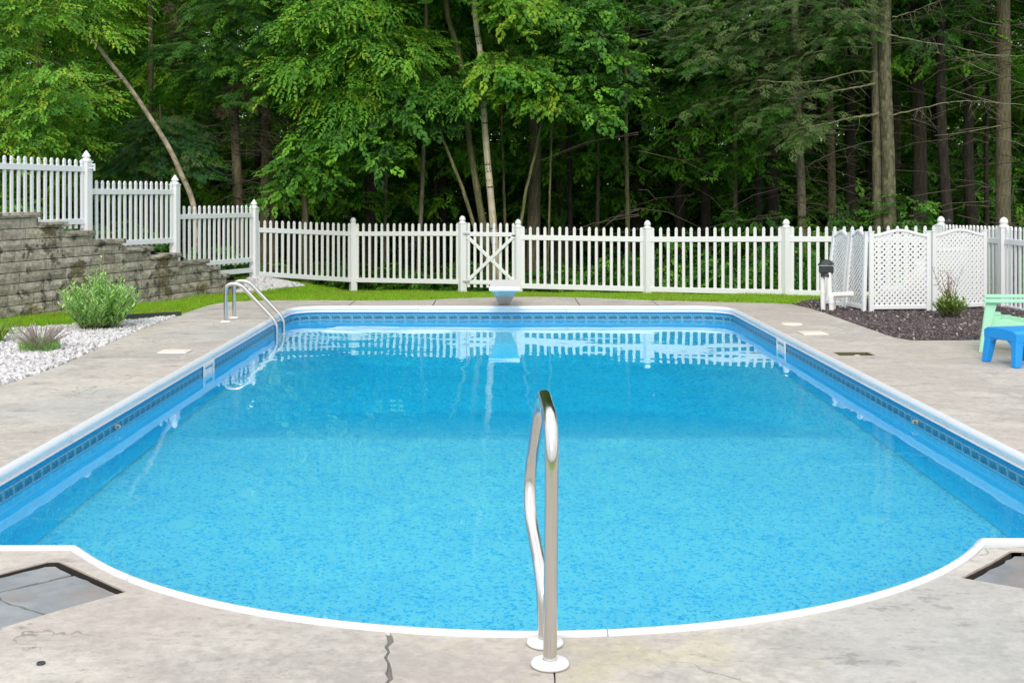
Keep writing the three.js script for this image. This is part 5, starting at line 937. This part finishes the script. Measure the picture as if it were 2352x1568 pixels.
strewn('mulch_chips', 'dark purplish mulch chips with pale bits before the lattice', 'mulch', new THREE.BoxGeometry(1, 0.3, 0.4), M.stone, scatter(17000, 66, 4.35, 8.5, 13.6, 19.4, (X, Z) => inside(X, Z, mulchBed) && !inDeck(X, Z)), ([X, Z, a, b, c, d]) => { const l = 0.018 + 0.035 * a, pale = d < 0.055; const k = pale ? 0.30 + 0.2 * b : 0.05 + 0.09 * b * c + (d > 0.85 ? 0.05 : 0); return [W(X, ground(X, Z) + 0.012 + 0.012 * c, Z), [jit(() => a, 0.5), b * 6.28, (c - 0.5) * 0.9], [pale ? l * 0.7 : l, l * 0.8, l * 0.8], pale ? [k, k * 0.9, k * 0.78] : [k * 1.12, k * 0.90, k * 0.93]]; });
tag(part('bed_edging', bar(W(-4.34, 0.02, 16.56), W(-5.0, 0.055, 15.78), 0.02, 0.07), M.black), 'black edging strip between white stones and lawn', 'edging');
{
  const blade = (seed) => { const r = rng(seed); return leafSet((leaf, strip) => { for (let i = 0; i < 8; i++) { const a = r() * 6.28, d = V(Math.cos(a) * 0.45, 1, Math.sin(a) * 0.45); strip(V(jit(r, 0.03), -0.01, jit(r, 0.03)), d, V(Math.sin(a), 0, -Math.cos(a)).cross(d), 0.05 + 0.035 * r(), 0.007, tone(r, 0.2)); } }); };
  const list = scatter(46000, 67, -8.2, 6.5, 10.5, 25.0, (X, Z) => !inDeck(X, Z) && !inside(X, Z, leftBed) && !inside(X, Z, backBed) && !inside(X, Z, mulchBed) && X > -7.8 && (Z > 22.2 || X > wallX(Z) + 0.10) && Z < fenceZ(X) + 0.25 - 0.2 * Math.max(0, X - 4));
  strewn('grass', 'short vivid green grass of the lawn strip beside deck and fence', 'grass', blade(68), M.grass, list, ([X, Z, a, b, c, d]) => { const k = 0.75 + 0.5 * b, y = 0.8 + 0.5 * c, dry = Math.sin(X * 1.7) * Math.sin(Z * 3.1 + X) > 0.55 && d < 0.4; return [W(X, ground(X, Z) - 0.006, Z), [jit(() => a, 0.15), b * 6.28, 0], [1, (0.6 + 0.6 * a) * (1 + 0.45 * Math.sin(X * 4.3 + 2 * Math.sin(Z * 2.1)) * Math.sin(Z * 3.7 + X)), 1], dry ? [0.34 * k, 0.40 * k, 0.05] : [0.28 * k * y, 0.52 * k, 0.02]]; });
}
// plants in the beds
function stemmed(name, label, base, stems, h, w, seed, leafLen, leafWid, cols, spikes = []) { // upright stems with narrow leaves all the way up
  const t = thing(name, label, 'plant', base), r = rng(seed), tw = [], lf = leafSet((leaf) => {
    const one = (b, e, n, k) => { tw.push(pipe([b, b.clone().lerp(e, 0.5).add(V(0, 0.02, 0)), e], [0.005, 0.004, 0.002], 4, false)); for (let i = 0; i < n; i++) { const u = 0.12 + 0.88 * (i / n), a = i * 2.4 + r(), p = b.clone().lerp(e, u), c = cols[Math.floor(r() * cols.length)], v = 0.8 + 0.4 * r(); leaf(p, V(Math.cos(a), 0.55 + 0.5 * r(), Math.sin(a)), V(0, 1, 0), leafLen * (1.15 - 0.6 * u) * (0.8 + 0.4 * r()) * k, leafWid * k, c.map((x) => x * v), 0.1); } };
    for (let i = 0; i < stems; i++) { const a = r() * 6.28, q = Math.sqrt(r()), d = q * w, hh = h * (0.62 + 0.38 * r()) * (1 - 0.38 * q * q); one(V(Math.cos(a) * d * 0.35, 0, Math.sin(a) * d * 0.35), V(Math.cos(a) * d, hh, Math.sin(a) * d), Math.round(30 * hh / 0.6), 1); }
    for (const [x, y, z] of spikes) one(V(x * 0.5, 0.1, z * 0.5), V(x, y, z), 22, 0.75);
  });
  part('stem', merged(tw), M.twig, t); part('foliage', lf, M.leaf, t); return t;
}
stemmed('flower_bush', 'large bushy light green plant in the white stones by the wall', W(-4.92, ground(-4.92, 14.95), 14.95), 120, 0.74, 0.56, 71, 0.135, 0.024, [[0.42, 0.70, 0.18], [0.34, 0.62, 0.14], [0.50, 0.76, 0.24], [0.42, 0.66, 0.32]], [[0.05, 0.95, 0.05], [0.30, 0.80, 0.02], [-0.08, 0.76, 0.05], [-0.30, 0.66, 0.1], [0.42, 0.55, 0.05], [-0.48, 0.48, 0.1], [0.15, 0.74, 0.2]]);
{
  const o = W(-4.86, ground(-4.86, 12.85), 12.85), t = thing('lavender_plant', 'small grey-purple lavender clump low in the white stones', 'plant', o), r = rng(81), tw = [];
  const dry = new THREE.MeshStandardMaterial({ color: new THREE.Color(0.34, 0.30, 0.27), roughness: 1 });
  for (let i = 0; i < 150; i++) { const a = r() * 6.28, d = 0.10 + 0.20 * r(), h = 0.14 + 0.16 * r(); tw.push(pipe([V(Math.cos(a) * 0.05, 0, Math.sin(a) * 0.05), V(Math.cos(a) * d * 0.6, h * 0.65, Math.sin(a) * d * 0.6), V(Math.cos(a) * d, h, Math.sin(a) * d)], [0.003, 0.0025, 0.005], 4, false)); }
  part('dry_stem', merged(tw), dry, t);
  part('foliage', leafSet((leaf) => { for (let i = 0; i < 900; i++) { const a = r() * 6.28, d = 0.20 * Math.sqrt(r()), k = 0.8 + 0.4 * r(); leaf(V(Math.cos(a) * d, 0.02 + 0.15 * r() * (1 - d * 2.4), Math.sin(a) * d), V(Math.cos(a) * 0.6, 1, Math.sin(a) * 0.6), V(jit(r, 1), 0.4, jit(r, 1)), 0.045, 0.008, [0.30 * k, 0.52 * k, 0.14 * k], 0.1); } }), M.leaf, t);
}
{
  const o = W(-5.62, ground(-5.62, 13.6), 13.6), t = thing('daylily', 'arching grassy leaves of a daylily at the left edge', 'plant', o), r = rng(91);
  part('foliage', leafSet((leaf, strip) => { for (let i = 0; i < 90; i++) { const a = r() * 6.28, l = 0.22 + 0.22 * r(), x = Math.cos(a), z = Math.sin(a), c = r() < 0.14 ? [0.32, 0.20, 0.04] : [0.13 + 0.08 * r(), 0.29 + 0.1 * r(), 0.03]; let p = V(x * 0.04, 0, z * 0.04); for (let k = 0; k < 4; k++) { const e = 1.3 - 0.65 * k, d = V(x * 0.55, e, z * 0.55).normalize(), q = V(-z, 0, x); leaf(p, d, q.clone().cross(d), l / 2.6, 0.020 * (1 - 0.18 * k), c, 0.15); p = p.clone().addScaledVector(d, l / 3.3); } } }), M.leaf, t);
}
{
  const t = stemmed('garden_plant', 'green plant with long pointed leaves in the mulch before the lattice', W(6.02, 0.01, 16.3), 34, 0.36, 0.24, 95, 0.15, 0.030, [[0.18, 0.36, 0.05], [0.12, 0.28, 0.04], [0.28, 0.40, 0.08], [0.40, 0.44, 0.14]]);
  const r = rng(96), tw = []; for (let i = 0; i < 16; i++) { const a = r() * 6.28, d = 0.08 + 0.16 * r(), b = V(0, 0.05, 0), e = V(Math.cos(a) * d - 0.03, 0.45 + 0.25 * r(), Math.sin(a) * d); tw.push(pipe([b, b.clone().lerp(e, 0.5).add(V(0, 0.03, 0)), e], [0.004, 0.003, 0.0015], 4, false)); for (let k = 0; k < 5; k++) { const s = b.clone().lerp(e, 0.55 + 0.45 * r()); tw.push(pipe([s, s.clone().add(V(jit(r, 0.06), 0.02 + jit(r, 0.04), jit(r, 0.06)))], [0.0025, 0.003], 3, false)); } }
  part('flower_stalk', merged(tw), new THREE.MeshStandardMaterial({ color: new THREE.Color(0.26, 0.16, 0.14), roughness: 1 }), t);
}
renderer.render(scene, camera);
